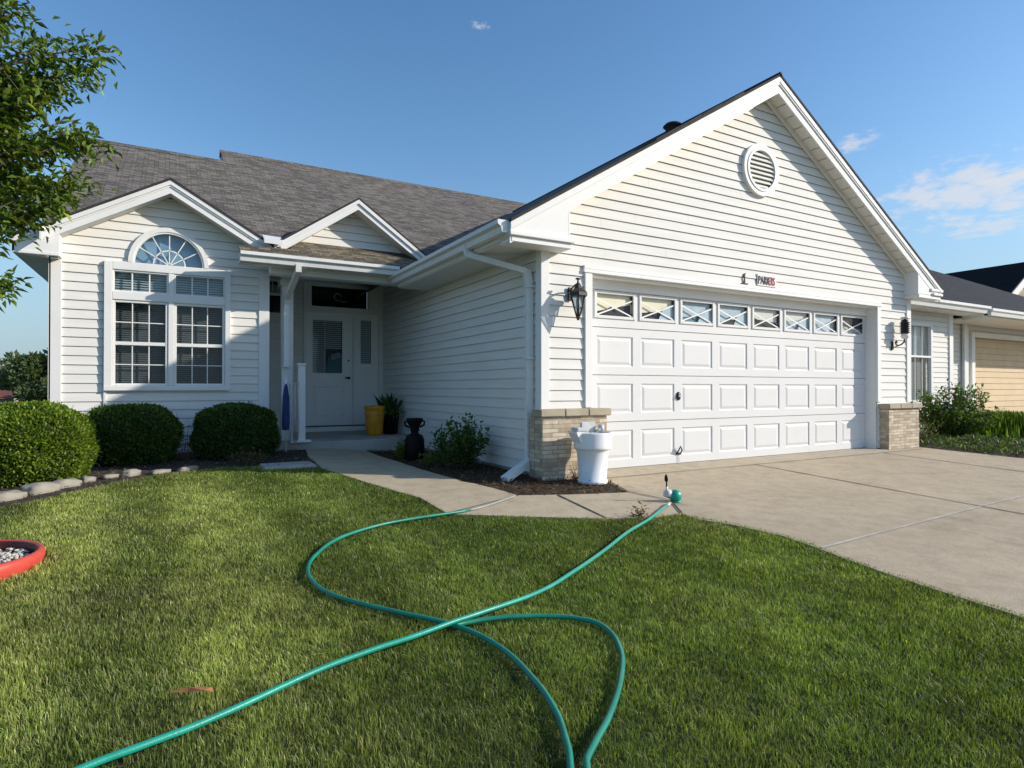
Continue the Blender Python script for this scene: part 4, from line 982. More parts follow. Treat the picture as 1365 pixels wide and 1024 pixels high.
# loose leafy plants ----------------------------------------------------
def leafy_plant(name, label, cat, c, stems, height, spread, nl, lsize, tone, group=None, aspect=.5, updir=.5, stemr=.004):
    x, y, z = c; root = thing(name, label, cat, (x, y, z), group); mb = MB(); C = []; D = []
    for s in range(stems):
        a = rng.uniform(0, 2*math.pi); r = spread*math.sqrt(rng.uniform(.02, 1)); h = height*rng.uniform(.5, 1.0)*(1-.35*(r/spread)**2)
        p0 = np.array([x+.25*r*math.cos(a), y+.25*r*math.sin(a), z-.02]); p2 = np.array([x+r*math.cos(a), y+r*math.sin(a), z+h]); p1 = p0*.5+p2*.5+np.array([0, 0, h*.18])
        ts = np.linspace(0, 1, 6)[:, None]; q = (1-ts)**2*p0+2*(1-ts)*ts*p1+ts**2*p2; mb.tube([tuple(v) for v in q], [stemr*(1-.12*i) for i in range(6)], M['twig'], 5)
        m = max(3, nl//stems); t = rng.uniform(.15, 1.0, m)[:, None]; b = (1-t)**2*p0+2*(1-t)*t*p1+t**2*p2
        dd = unit(m)*1.0+np.array([0, 0, updir]); C.append(b+dd*lsize*rng.uniform(.0, 1.5, (m, 1))); D.append(dd)
    C = np.concatenate(C); D = np.concatenate(D); n = len(C); N = unit(n)*.6+np.array([0, 0, 1.0]); C[:, 2] = np.maximum(C[:, 2], z+.01)
    L = lsize*rng.uniform(.6, 1.4, n); V, F, T = leaf_arrays(C, D, N, L, L*aspect, tones(n, tone, .3), .2, .15)
    fast_mesh('foliage', V, F, np.zeros((0, 4), int), T, [M['leaf']], root); mb.build('stem', root); return root
leafy_plant('shrub', 'leafy green shrub against the white side wall of the garage', 'shrub', (-.98, 1.05, 0), 34, .58, .36, 1500, .048, (.055, .115, .018), aspect=.55)
leafy_plant('shrub', 'low leafy green shrub at the left end of the side bed, next to black urn', 'shrub', (-.88, 1.75, 0), 22, .34, .24, 700, .045, (.05, .10, .03), aspect=.6)
leafy_plant('small_plant', 'small yellow-green plant in front of the black urn', 'plant', (-1.36, 2.10, 0), 16, .27, .10, 420, .035, (.16, .19, .03), aspect=.6)
leafy_plant('small_plant', 'low yellowish plant at the path edge of the side bed', 'plant', (-1.30, 1.30, 0), 12, .16, .17, 260, .035, (.14, .16, .04), aspect=.6)
leafy_plant('small_plant', 'thin dark sprig growing between the middle and right bush', 'plant', (-3.70, 2.72, gz(-3.7, 2.7)), 10, .40, .16, 110, .03, (.06, .08, .03))
leafy_plant('small_plant', 'dry brownish plant at the foot of the right bush', 'plant', (-3.12, 2.18, gz(-3.1, 2.2)), 22, .13, .24, 420, .03, (.12, .10, .05))
leafy_plant('small_plant', 'dry wiry twigs at the foot of the left brick pier', 'plant', (-.30, -.20, 0), 9, .17, .16, 60, .02, (.10, .09, .04))
# right side planting
leafy_plant('shrub', 'tall bushy green shrub in front of the neighbouring house', 'shrub', (8.15, .35, -.02), 84, 1.0, .74, 5600, .062, (.06, .115, .02), aspect=.5, stemr=.007)
leafy_plant('shrub', 'low spiky grey-green plant beside the right brick pier', 'shrub', (6.62, .12, -.02), 26, .50, .36, 700, .05, (.075, .105, .045), aspect=.3, updir=1.2)
leafy_plant('small_plant', 'reddish weedy stems right of the tall shrub', 'plant', (9.3, .9, -.02), 14, .75, .3, 220, .05, (.09, .08, .035), aspect=.35, updir=1.0)
def groundcover(name, label, poly, n, size, tone, h, cat='ground cover'):
    xs = [p[0] for p in poly]; ys = [p[1] for p in poly]; X = rng.uniform(min(xs), max(xs), n*3); Y = rng.uniform(min(ys), max(ys), n*3); k = pts_in_poly(X, Y, poly); X, Y = X[k][:n], Y[k][:n]; n = len(X)
    hh = h*(.25+vnoise(X, Y, .3, 33))*rng.uniform(0, 1, n); C = np.stack([X, Y, gz_np(X, Y)+hh], 1); D = unit(n)+np.array([0, 0, .9]); N = unit(n)*.6+np.array([0, 0, 1.]); L = size*rng.uniform(.6, 1.5, n)
    V, F, T = leaf_arrays(C, D, N, L, L*.35, tones(n, tone, .35)); return tag(fast_mesh(name, V, F, np.zeros((0, 4), int), T, [M['leaf']]), label, cat, kind='stuff')
groundcover('ground_cover', 'dark green low ground cover along the right edge of the driveway', [(6.25, -.05), (6.3, -.9), (6.6, -2.2), (8.4, -2.4), (8.5, .1), (7.4, .9), (6.25, .8)], 6500, .055, (.065, .095, .035), .13)
# bright clump of tall grass
root = thing('grass_clump', 'bright green clump of tall grass right of the tall shrub', 'grass clump', (9.7, .15, -.02)); n = 5200
X = 9.9+rng.normal(0, .62, n); Y = .2+rng.normal(0, .22, n); a = rng.uniform(0, 6.28, n); C = np.stack([X, Y, np.full(n, -.02)], 1); D = np.stack([np.cos(a)*.35, np.sin(a)*.35, np.ones(n)], 1); N = np.stack([np.cos(a), np.sin(a), np.full(n, .2)], 1); L = rng.uniform(.25, .52, n)*np.exp(-((X-9.9)/1.3)**2)
V, F, T = leaf_arrays(C, D, N, L, np.full(n, .016), tones(n, (.11, .19, .018), .25), .1, .25); fast_mesh('blades', V, F, np.zeros((0, 4), int), T, [M['leaf']], root)
# mulch chips in the side bed
X = rng.uniform(-1.5, -.05, 9000); Y = rng.uniform(-.9, 3.2, 9000); k = pts_in_poly(X, Y, bed1); X, Y = X[k], Y[k]; n = len(X); C = np.stack([X, Y, gz_np(X, Y)+rng.uniform(.002, .022, n)], 1); D = unit(n)*np.array([1, 1, .35]); N = unit(n)*.5+np.array([0, 0, 1.]); L = rng.uniform(.02, .05, n)
V, F, T = leaf_arrays(C, D, N, L, L*.4, tones(n, (.115, .068, .038), .5, .05), .15); tag(fast_mesh('mulch', V, F, np.zeros((0, 4), int), T, [plain('bark_chip', (.10, .06, .035), .9, .3, 30) if False else M['leaf']]), 'brown bark mulch covering the side bed', 'mulch', kind='stuff')
X = rng.uniform(-6, -2.4, 5200); Y = rng.uniform(.3, 3.4, 5200); k = pts_in_poly(X, Y, bed2); X, Y = X[k], Y[k]; n = len(X); C = np.stack([X, Y, gz_np(X, Y)+rng.uniform(.0, .018, n)], 1); D = unit(n)*np.array([1, 1, .35]); N = unit(n)*.5+np.array([0, 0, 1.]); L = rng.uniform(.02, .05, n)
V, F, T = leaf_arrays(C, D, N, L, L*.4, tones(n, (.12, .10, .075), .5, .05), .15); tag(fast_mesh('mulch', V, F, np.zeros((0, 4), int), T, [M['leaf']]), 'dry greyish mulch under the clipped bushes', 'mulch', kind='stuff')

# ------------------------------------------------------------------ edging stones
sl = ['pale edging stone nearest the left edge of the picture, below the large bush', 'broad pale edging stone second from the left, below the large bush', 'long pale edging stone third from the left, at the right foot of the large bush', 'small pale edging stone at the gap beside the large bush', 'low half buried edging stone between the large and the middle bush', 'rounded pale edging stone in front of the middle bush, left side', 'thin edging stone in front of the middle bush, right side', 'flat edging stone at the right foot of the middle bush']
for i, (x, y, sx, sy, sz) in enumerate([(-4.98, .98, .13, .08, .050), (-4.80, 1.21, .14, .085, .068), (-4.66, 1.42, .13, .08, .052), (-4.52, 1.62, .06, .05, .035), (-4.36, 1.75, .08, .05, .022), (-4.19, 1.83, .09, .06, .048), (-3.95, 1.86, .11, .05, .024), (-3.70, 1.95, .12, .06, .026)]):
    bm = bmesh.new(); bmesh.ops.create_icosphere(bm, subdivisions=3, radius=1); a = random.uniform(0, 3)
    for v in bm.verts:
        c_ = v.co; k = 1+.12*math.sin(c_.x*4+a+i)*math.cos(c_.y*5+i)+.08*math.sin(c_.z*9+a*3+c_.x*6)
        q = Vector((math.copysign(abs(c_.x)**.8, c_.x)*sx, math.copysign(abs(c_.y)**.8, c_.y)*sy, math.copysign(abs(c_.z)**.6, c_.z)*sz))*k
        ca, sa = math.cos(.75), math.sin(.75); v.co = Vector((x+q.x*ca-q.y*sa, y+q.x*sa+q.y*ca, gz(x, y)+.012+q.z))
    mb = MB(); mb.bm(bm, M['stone'], True); tag(mb.build('edging_stone', None, (x, y, gz(x, y))), sl[i], 'stone', 'pale stones edging the planting bed')

# ------------------------------------------------------------------ white container by the pier
cx, cy = -.285, -.40; z = gz(cx, cy)
root = thing('plastic_container', 'tall white plastic container standing by the left brick pier', 'container', (cx, cy, z))
mb = MB(); mb.lathe([(.0, .0), (.142, .0), (.146, .012), (.146, .035), (.135, .04), (.152, .30), (.158, .315), (.16, .33)], (cx, cy, z), M['whitepl'], 32); mb.build('body', root)
mb = MB(); mb.lathe([(.158, .325), (.182, .335), (.186, .352), (.184, .365), (.190, .48), (.188, .492), (.17, .495), (.165, .44), (.0, .43)], (cx, cy, z), M['whitepl'], 32)
mb.prism([(cx-.185, cy-.07, z+.40), (cx-.235, cy-.07, z+.49), (cx-.235, cy-.07, z+.51), (cx-.15, cy-.07, z+.50), (cx-.15, cy-.07, z+.40)], (0, .14, 0), M['whitepl']); mb.build('collar', root)
mb = MB(); mb.bbox(cx-.22, cx-.09, cy-.06, cy+.06, z+.505, z+.545, M['clear'], .01); mb.bbox(cx-.12, cx+.06, cy+.02, cy+.05, z+.49, z+.595, M['clear'], .01); mb.tube([(cx+.09, cy-.02, z+.49), (cx+.09, cy-.02, z+.565)], .03, M['clear'], 12); mb.tube([(cx-.02, cy-.04, z+.5), (cx+.05, cy-.06, z+.525)], .012, M['hosegrey'], 8); mb.build('fittings', root)

# sprinkler
sx, sy = -.17, -1.36; z = gz(sx, sy)+.006
root = thing('lawn_sprinkler', 'small teal sprinkler head with upright black nozzle on the driveway edge', 'sprinkler', (sx, sy, z))
bm = bmesh.new(); bmesh.ops.create_uvsphere(bm, u_segments=24, v_segments=16, radius=1)
for v in bm.verts: v.co = Vector((sx+.02+v.co.x*.058, sy-.01+v.co.y*.052, z+.052+v.co.z*.054))
mb = MB(); mb.bm(bm, M['hose'], True); mb.lathe([(.05, 0), (.05, .012), (.0, .013)], (sx+.02, sy-.01, z), M['hose2'], 20); mb.build('body', root)
mb = MB(); mb.tube([(sx-.065, sy+.03, z+.075), (sx-.02, sy+.01, z+.065)], [.03, .038], M['clear'], 14); mb.tube([(sx-.045, sy+.02, z+.09), (sx-.05, sy+.02, z+.13)], .010, M['whitepl'], 8); mb.build('connector', root)
mb = MB(); mb.tube([(sx-.05, sy+.02, z+.13), (sx-.052, sy+.02, z+.17), (sx-.054, sy+.02, z+.18), (sx-.056, sy+.02, z+.21), (sx-.057, sy+.02, z+.232)], [.006, .006, .015, .014, .006], M['urn'], 10); mb.build('nozzle', root)

# ochre pot on the porch + dark pot with plant
x, y, z = -1.13, 4.0, .187
root = thing('flower_pot', 'tall ochre yellow glazed pot standing on the porch', 'pot', (x, y, z))
mb = MB(); mb.lathe([(.0, 0), (.115, 0), (.125, .02), (.145, .30), (.15, .33), (.135, .36), (.155, .40), (.168, .44), (.155, .445), (.14, .40), (.0, .39)], (x, y, z), M['yellow'], 30); mb.build('body', root)
mb = MB(); mb.lathe([(.0, .405), (.145, .40)], (x, y, z), M['soil'], 20); mb.build('soil', root)
x, y, z = -.84, 4.12, .19
root = thing('potted_plant', 'dark pot with an upright spiky plant behind the ochre pot', 'potted plant', (x, y, z))
mb = MB(); mb.lathe([(.0, 0), (.11, 0), (.14, .30), (.15, .33), (.13, .33), (.0, .30)], (x, y, z), M['urn'], 24); mb.build('pot', root)
C = np.tile(np.array([x, y, z+.31]), (90, 1))+rng.normal(0, .05, (90, 3))*np.array([1, 1, .1]); D = unit(90)*.55+np.array([0, 0, 1.]); N = unit(90); L = rng.uniform(.12, .38, 90)
V, F, T = leaf_arrays(C, D, N, L, L*.16, tones(90, (.045, .10, .025), .4), .2, .1); fast_mesh('foliage', V, F, np.zeros((0, 4), int), T, [M['leaf']], root)
C = np.tile(np.array([x-.03, y-.06, z+.33]), (240, 1))+rng.normal(0, .07, (240, 3))*np.array([1.3, 1, .5]); D = unit(240)+np.array([0, 0, .2]); N = unit(240)+np.array([0, 0, 1.]); L = rng.uniform(.03, .07, 240)
V, F, T = leaf_arrays(C, D, N, L, L*.6, tones(240, (.10, .19, .04), .3)); fast_mesh('low_leaves', V, F, np.zeros((0, 4), int), T, [M['leaf']], root)
# black urn
x, y = -1.20, 2.05; z = gz(x, y)
root = thing('garden_urn', 'black garden urn with flared bowl in the shaded side bed', 'urn', (x, y, z))
mb = MB(); mb.lathe([(.0, 0), (.105, 0), (.12, .02), (.125, .14), (.12, .26), (.10, .31), (.05, .335), (.045, .36)], (x, y, z), M['urn'], 26); mb.build('body', root)
mb = MB(); mb.lathe([(.045, .358), (.06, .375), (.055, .40), (.075, .445), (.10, .49), (.108, .515), (.095, .525), (.08, .49), (.0, .46)], (x, y, z), M['urn'], 26)
for s in (-1, 1): mb.tube([(x+s*.07, y, z+.41), (x+s*.125, y, z+.44), (x+s*.13, y, z+.48), (x+s*.10, y, z+.49)], .013, M['urn'], 8)
mb.build('bowl', root)
# folded blue parasol leaning on the porch column
root = thing('folded_parasol', 'folded navy blue parasol standing against the porch column', 'parasol', (-2.62, 3.08, .1))
mb = MB(); mb.lathe([(.0, .30), (.045, .31), (.050, .40), (.046, .60), (.040, .74), (.024, .86), (.012, .90)], (-2.57, 3.07, .06), M['bluecloth'], 9, False); mb.build('cloth', root)
mb = MB(); mb.tube([(-2.57, 3.07, .06), (-2.57, 3.07, 1.04)], .012, M['trim'], 8); mb.build('pole', root)
root = thing('wire_hanger', 'wiry pale plant hanger strands hanging beside the blue parasol', 'hanger', (-2.50, 3.05, .19))
mb = MB()
for k in range(7):
    a = k*.9; mb.tube([(-2.50+.07*math.cos(a), 3.10+.03*math.sin(a), .20), (-2.50+.055*math.cos(a+.2), 3.09+.03*math.sin(a), .55), (-2.50+.05*math.cos(a+.1), 3.08+.02*math.sin(a), .85), (-2.50+.09*math.cos(a), 3.08+.02*math.sin(a), .97)], .005, M['clear'], 5)
mb.tube([(-2.50+.09*math.cos(t), 3.08+.025*math.sin(t), .965) for t in [q*.4 for q in range(17)]], .006, M['clear'], 5); mb.build('wires', root)
# dead leaf, weed
mb = MB(); lx, ly = -3.80, -2.88; lz = gz(lx, ly)+.035
mb.mesh([(lx-.055, ly+.03, lz+.004), (lx+.0, ly+.012, lz+.014), (lx+.07, ly-.012, lz+.008), (lx+.075, ly-.035, lz), (lx+.045, ly-.03, lz+.012), (lx-.0, ly+.0, lz+.002)], [(0, 1, 5), (1, 2, 4, 5), (2, 3, 4)], M['orange']); tag(mb.build('dead_leaf', None, (lx, ly, lz)), 'curled orange-brown dead leaf lying on the lawn', 'leaf')
leafy_plant('weed', 'small brown withered weed at the lawn edge by the hose', 'weed', (-.78, -1.62, gz(-.78, -1.62)), 12, .085, .07, 130, .022, (.14, .09, .03), stemr=.002)

# ------------------------------------------------------------------ red tree ring with stones
x, y = ringc; z = gz(x, y)
root = thing('tree_ring', 'red plastic ring full of white stones on the lawn at the left edge', 'tree ring', (x, y, z)); r = .40
mb = MB(); mb.lathe([(r-.01, -.02), (r+.002, .02), (r+.002, .045), (r-.006, .060), (r-.022, .064), (r-.032, .057)], (x, y, z), M['red'], 56); mb.build('rim', root)
mb = MB(); mb.lathe([(r-.031, .058), (r-.036, .04), (r-.03, -.02)], (x, y, z), M['reddark'], 56); mb.build('inner_wall', root)
V = []; F = []; bmi = bmesh.new(); bmesh.ops.create_icosphere(bmi, subdivisions=1, radius=1); bv = np.array([v.co[:] for v in bmi.verts]); bf = np.array([[v.index for v in f.verts] for f in bmi.faces]); bmi.free()
for k in range(1100):
    a = random.uniform(0, 6.28); rr = (r-.045)*math.sqrt(random.random()); s = random.uniform(.006, .015); q = bv*np.array([s, s*random.uniform(.6, 1), s*.6])*(1+rng.normal(0, .12, (len(bv), 1)))+np.array([x+rr*math.cos(a), y+rr*math.sin(a), z+random.uniform(.0, .022)]); F.append(bf+len(V)*len(bv)); V.append(q)
V = np.concatenate(V); F = np.concatenate(F); so = fast_mesh('white_stones', V, F, np.zeros((0, 4), int), np.full((len(V), 3), .7), [plain('white_pebble', (.50, .46, .41), .8, .35, 40)], root); so['kind'] = 'stuff'
mb = MB(); mb.lathe([(.0, .004), (r-.03, .002)], (x, y, z), M['soil'], 40); mb.build('soil', root)

# ------------------------------------------------------------------ young tree
TX, TY = -4.98, -.92; TZ = gz(TX, TY)
tree = thing('tree', 'young leafy green tree reaching in at the upper left', 'tree', (TX, TY, TZ))
mb = MB(); mb.tube([(TX, TY, TZ-.05), (TX-.02, TY+.02, TZ+.7), (TX-.06, TY+.08, 1.3), (TX-.08, TY+.16, 2.0), (TX-.06, TY+.24, 2.8), (TX-.02, TY+.28, 3.5), (TX, TY+.3, 4.1)], [.062, .052, .046, .038, .028, .016, .006], M['bark'], 12)
tips = []
trunk_at = lambda t: np.array([TX-.07+.02*t, TY+.1+.06*(t*3), 1.35+2.5*t])
rng = np.random.default_rng(77)
targets = [(-4.19, -.81, 2.92), (-4.27, -.76, 2.80), (-4.40, -.70, 2.70), (-4.30, -.75, 2.42), (-4.24, -.76, 2.36), (-4.33, -.74, 2.15), (-4.40, -.66, 2.05), (-4.47, -.62, 1.97), (-4.62, -.56, 1.93), (-4.76, -.5, 1.9), (-4.63, -.55, 3.16), (-4.70, -.6, 3.35), (-4.52, -.66, 2.92), (-4.70, -.55, 1.53), (-4.76, -.50, 1.50), (-4.40, -.3, 2.5), (-4.5, -.2, 2.2), (-4.5, -.9, 2.55), (-4.55, -.6, 2.35), (-4.55, -.7, 2.62)]
for k in range(95):
    u = unit(1)[0]; c0 = np.array([-5.12, -.45, 2.72]); q0 = c0+u*np.array([.66, .72, 1.05])*rng.uniform(.55, 1.0); q0[2] = max(q0[2], 2.12+rng.uniform(0, .2)); targets.append(tuple(q0))
Cs = []; Ds = []
for i, tg in enumerate(targets):
    tg = np.array(tg); t0 = np.clip((tg[2]-1.35)/2.5-.22, .0, .85); p0 = trunk_at(t0); L = np.linalg.norm(tg-p0); mid = (p0+tg)/2+np.array([0, 0, .16*L])+rng.normal(0, .03, 3)
    ts = np.linspace(0, 1, 9)[:, None]; q = (1-ts)**2*p0+2*(1-ts)*ts*mid+ts**2*tg; mb.tube([tuple(v) for v in q], [.012*(1-.10*k) for k in range(9)], M['bark'], 5)
    m = int(300*max(.6, L)); tt = rng.beta(2.2, 1.0, m)[:, None]; b = (1-tt)**2*p0+2*(1-tt)*tt*mid+tt**2*tg
    out = tg-p0; out /= np.linalg.norm(out)+1e-6; sp = .10*(1.1-.65*tt); cpos = b+rng.normal(0, 1, (m, 3))*sp*np.array([1, 1, .75])
    dd = out*.7+unit(m)*.9+np.array([0, 0, -.35]); Cs.append(cpos); Ds.append(dd)
    for j in range(5):   # side twigs
        s = int(rng.integers(3, 8)); w = q[s]+(rng.normal(0, .05, 3)+out*.06); mb.tube([tuple(q[s]), tuple(w)], [.004, .002], M['bark'], 4)
C = np.concatenate(Cs); D = np.concatenate(Ds); n = len(C); N = unit(n)*.7+np.array([0, 0, 1.]); L = rng.uniform(.035, .075, n)
V, F, T = leaf_arrays(C, D, N, L, L*.40, tones(n, (.125, .185, .032), .36, .15), .22, .2); fast_mesh('crown', V, F, np.zeros((0, 4), int), T, [M['leaf']], tree)
mb.build('trunk', tree)

# ------------------------------------------------------------------ neighbouring house
nb = thing('neighbouring_house', 'white neighbouring house with dark slate roof and beige garage door', 'house', (12, 3, 0))
NY = 1.6
mb = MB(); siding(mb, lambda s, z, o: (s, NY-o, z), -.05, 2.52, lambda z: 6.6, lambda z: 10.93, [(9.16, 9.98, .66, 2.2)]); mb.build('wall', nb)
mb = MB(); mb.bbox(10.80, 10.96, NY-.035, NY+.02, -.05, 2.5, M['trim'], .005); mb.build('corner_board', nb)
mb = MB(); mb.bbox(8.62, 8.74, NY-.04, NY+.02, -.05, 2.5, M['trim'], .005); mb.build('corner_board', nb)
w, r = window_unit('window', 9.10, 10.06, .58, 2.26, NY-.01, nb, (3, []), .07, meet=1.56, depth=.05)
pane(w, 9.17, 9.99, .65, 2.19, NY+.0, 'glass'); p = MB(); zz_ = .66
while zz_ < 1.54: p.poly([(9.17, NY+.04, zz_), (9.99, NY+.04, zz_), (9.99, NY+.055, zz_+.03), (9.17, NY+.055, zz_+.03)], M['blind']); zz_ += .036
p.poly([(9.1, NY+.09, .6), (10.05, NY+.09, .6), (10.05, NY+.09, 1.6), (9.1, NY+.09, 1.6)], M['dark']); p.poly([(9.1, NY+.08, 1.5), (10.05, NY+.08, 1.5), (10.05, NY+.08, 2.25), (9.1, NY+.08, 2.25)], M['bluegrey'])
for x in (9.38, 9.58, 9.78): p.box(x-.012, x+.012, NY+.05, NY+.06, 1.58, 2.0, M['whiteblind'])
p.build('blind', w)
mb = MB(); mb.box(6.6, 11.45, 1.20, NY-.016, 2.50, 2.53, M['soffit']); mb.box(11.46, 18.8, 1.15, 2.18, 2.45, 2.48, M['soffit']); mb.box(11.43, 11.45, 1.19, 1.6, 2.42, 2.55, M['trim']); mb.build('eave_soffit', nb)
gutter('gutter', (6.6, 1.20, 2.66), (11.45, 1.20, 2.66), (0, -1, 0), nb, .15, .14)
gutter('gutter', (11.47, 1.14, 2.625), (19.4, 1.14, 2.625), (0, -1, 0), nb, .15, .10)
# recessed garage part
mb = MB(); siding(mb, lambda s, z, o: (s, 2.2-o, z), -.05, 2.46, lambda z: 10.93, lambda z: 19.0, [(13.25, 17.9, -.1, 2.18)]); mb.build('garage_wall', nb)
mb = MB(); mb.bbox(12.80, 12.93, 2.13, 2.2, -.05, 2.42, M['trim'], .004); mb.bbox(13.10, 13.26, 2.13, 2.2, -.05, 2.28, M['trim'], .004); mb.bbox(13.262, 17.9, 2.13, 2.2, 2.16, 2.28, M['trim'], .004); mb.build('garage_trim', nb)
mb, _ = downspout([(12.72, 2.13, 2.46), (12.72, 2.13, -.02)], w=.09); mb.build('downspout', nb)
mb = MB(); siding(mb, lambda s, z, o: (s, 2.27-o, z), -.02, 2.20, lambda z: 13.2, lambda z: 17.95, lap=.15, m=M['beigedoor']); mb.build('garage_door', nb)
NS = .52; nz = lambda y: 2.66+NS*(y-1.12)
mb = MB(); slope_poly(mb, [(6.7, 1.12, nz(1.12)), (19.5, 1.12, nz(1.12)), (17.15, 5.0, nz(5.0)), (6.7, 5.0, nz(5.0))], M['slate']); slope_poly(mb, [(19.5, 1.12, nz(1.12)), (19.5, 9, nz(1.12)), (17.15, 5.0, nz(5))], M['slate']); slope_poly(mb, [(6.7, 5, nz(5)), (17.15, 5, nz(5)), (19.5, 9, nz(1.12)), (6.7, 9, nz(1.12))], M['slate']); mb.build('roof', nb)
# farther house with gable
fh = thing('far_house', 'farther house with black roof and tan brick gable at right edge', 'house', (25, 8, 0))
ax, az_ = 24.4, 5.72; fs = .63; frf = lambda x: az_-fs*abs(x-ax)
mb = MB(); mb.prism([(18.9, 5.2, -.1), (29.9, 5.2, -.1), (29.9, 5.2, frf(29.9)-.2), (ax, 5.2, az_-.2), (18.9, 5.2, frf(18.9)-.2)], (0, 12, 0), M['brick']); mb.build('wall', fh)
mb = MB()
for sgn in (-1, 1): slope_poly(mb, [(ax+sgn*6, 4.8, frf(ax+6)), (ax, 4.8, az_), (ax, 17.6, az_), (ax+sgn*6, 17.6, frf(ax+6))], M['blackroof'], .06)
mb.build('roof', fh)
mb = MB()
for sgn in (-1, 1): a, b = sorted((ax, ax+sgn*6)); rake(mb, a, b, frf, 4.78, .04, .34, .05, M['trim'])
mb.build('rake_board', fh)
mb = MB(); mb.bbox(25.2, 26.2, 5.12, 5.2, 3.4, 4.4, M['trim'], .01); mb.box(25.28, 26.12, 5.10, 5.13, 3.48, 4.32, M['dark']); mb.build('window', fh)

# ------------------------------------------------------------------ distant trees on the left
def bgtree(name, label, c, h, w, tone, n, seed, conifer=False):
    global rng
    rng = np.random.default_rng(seed); x, y, z = c; root = thing(name, label, 'tree', (x, y, z), 'distant trees behind the left corner of the house'); mb = MB(); mb.tube([(x, y, z-.1), (x, y, z+h*.5), (x+.05, y, z+h*.95)], [.10, .07, .02], M['bark'], 7); u = unit(n)
    if conifer:
        t = rng.uniform(.05, 1, n); r = w*(1-t)*(.75+.25*np.sin(t*40))*np.sqrt(rng.uniform(.2, 1, n)); a = rng.uniform(0, 6.28, n); P = np.stack([x+r*np.cos(a), y+r*np.sin(a), z+h*t], 1); D = np.stack([np.cos(a), np.sin(a), np.full(n, -.3)], 1)
    else:
        cl = rng.normal(0, .5, (26, 3))*np.array([w, w, h*.32])+np.array([x, y, z+h*.62]); cl[:, 2] = np.clip(cl[:, 2], z+h*.25, z+h*.9); idx = rng.integers(0, 26, n); P = cl[idx]+u*rng.uniform(.3, 1, (n, 1))*np.array([w*.30, w*.30, h*.14]); D = u+np.array([0, 0, .2])
        for q in cl[::2]: mb.tube([(x, y, z+h*.35), tuple(q)], [.05, .015], M['bark'], 5)
    N = unit(n)+np.array([0, 0, .8]); L = rng.uniform(.12, .26, n); V, F, T = leaf_arrays(P, D, N, L, L*.55, tones(n, tone, .35)); fast_mesh('crown', V, F, np.zeros((0, 4), int), T, [M['leaf']], root); mb.build('trunk', root)
bgtree('tree', 'dark pointed conifer half hidden behind the left corner of the house', (-7.85, 26, 0), 3.2, .75, (.07, .105, .055), 2600, 41, True)
bgtree('tree', 'mid green bushy tree beside the conifer behind the house corner', (-8.7, 26.5, 0), 2.6, 1.0, (.11, .155, .07), 2600, 42)
bgtree('tree', 'pale grey-green tree at the far left above the large bush', (-10.2, 29, 0), 2.1, 1.0, (.13, .15, .09), 2400, 43)
bgtree('tree', 'hazy pale tree on the horizon at the extreme left edge', (-12.6, 33, 0), 2.2, 1.6, (.14, .155, .10), 2400, 44)
bgtree('tree', 'dark low tree under the conifer, just above the large bush', (-8.1, 24, 0), 1.2, .8, (.085, .12, .055), 2200, 45)
hb = thing('distant_house', 'tiny distant house with dull red roof above the large bush', 'house', (-12.2, 26.5, 0))
mb = MB(); mb.box(-11.6, -9.3, 25, 27, -.1, .50, M['brick']); mb.build('wall', hb)
mb = MB(); mb.prism([(-11.8, 24.8, .48), (-9.2, 24.8, .48), (-9.5, 26, .80), (-11.5, 26, .80)], (0, .05, .05), M['brickred']); mb.prism([(-11.8, 27.2, .48), (-11.5, 26, .80), (-9.5, 26, .80), (-9.2, 27.2, .48)], (0, .05, .05), M['brickred']); mb.build('roof', hb)

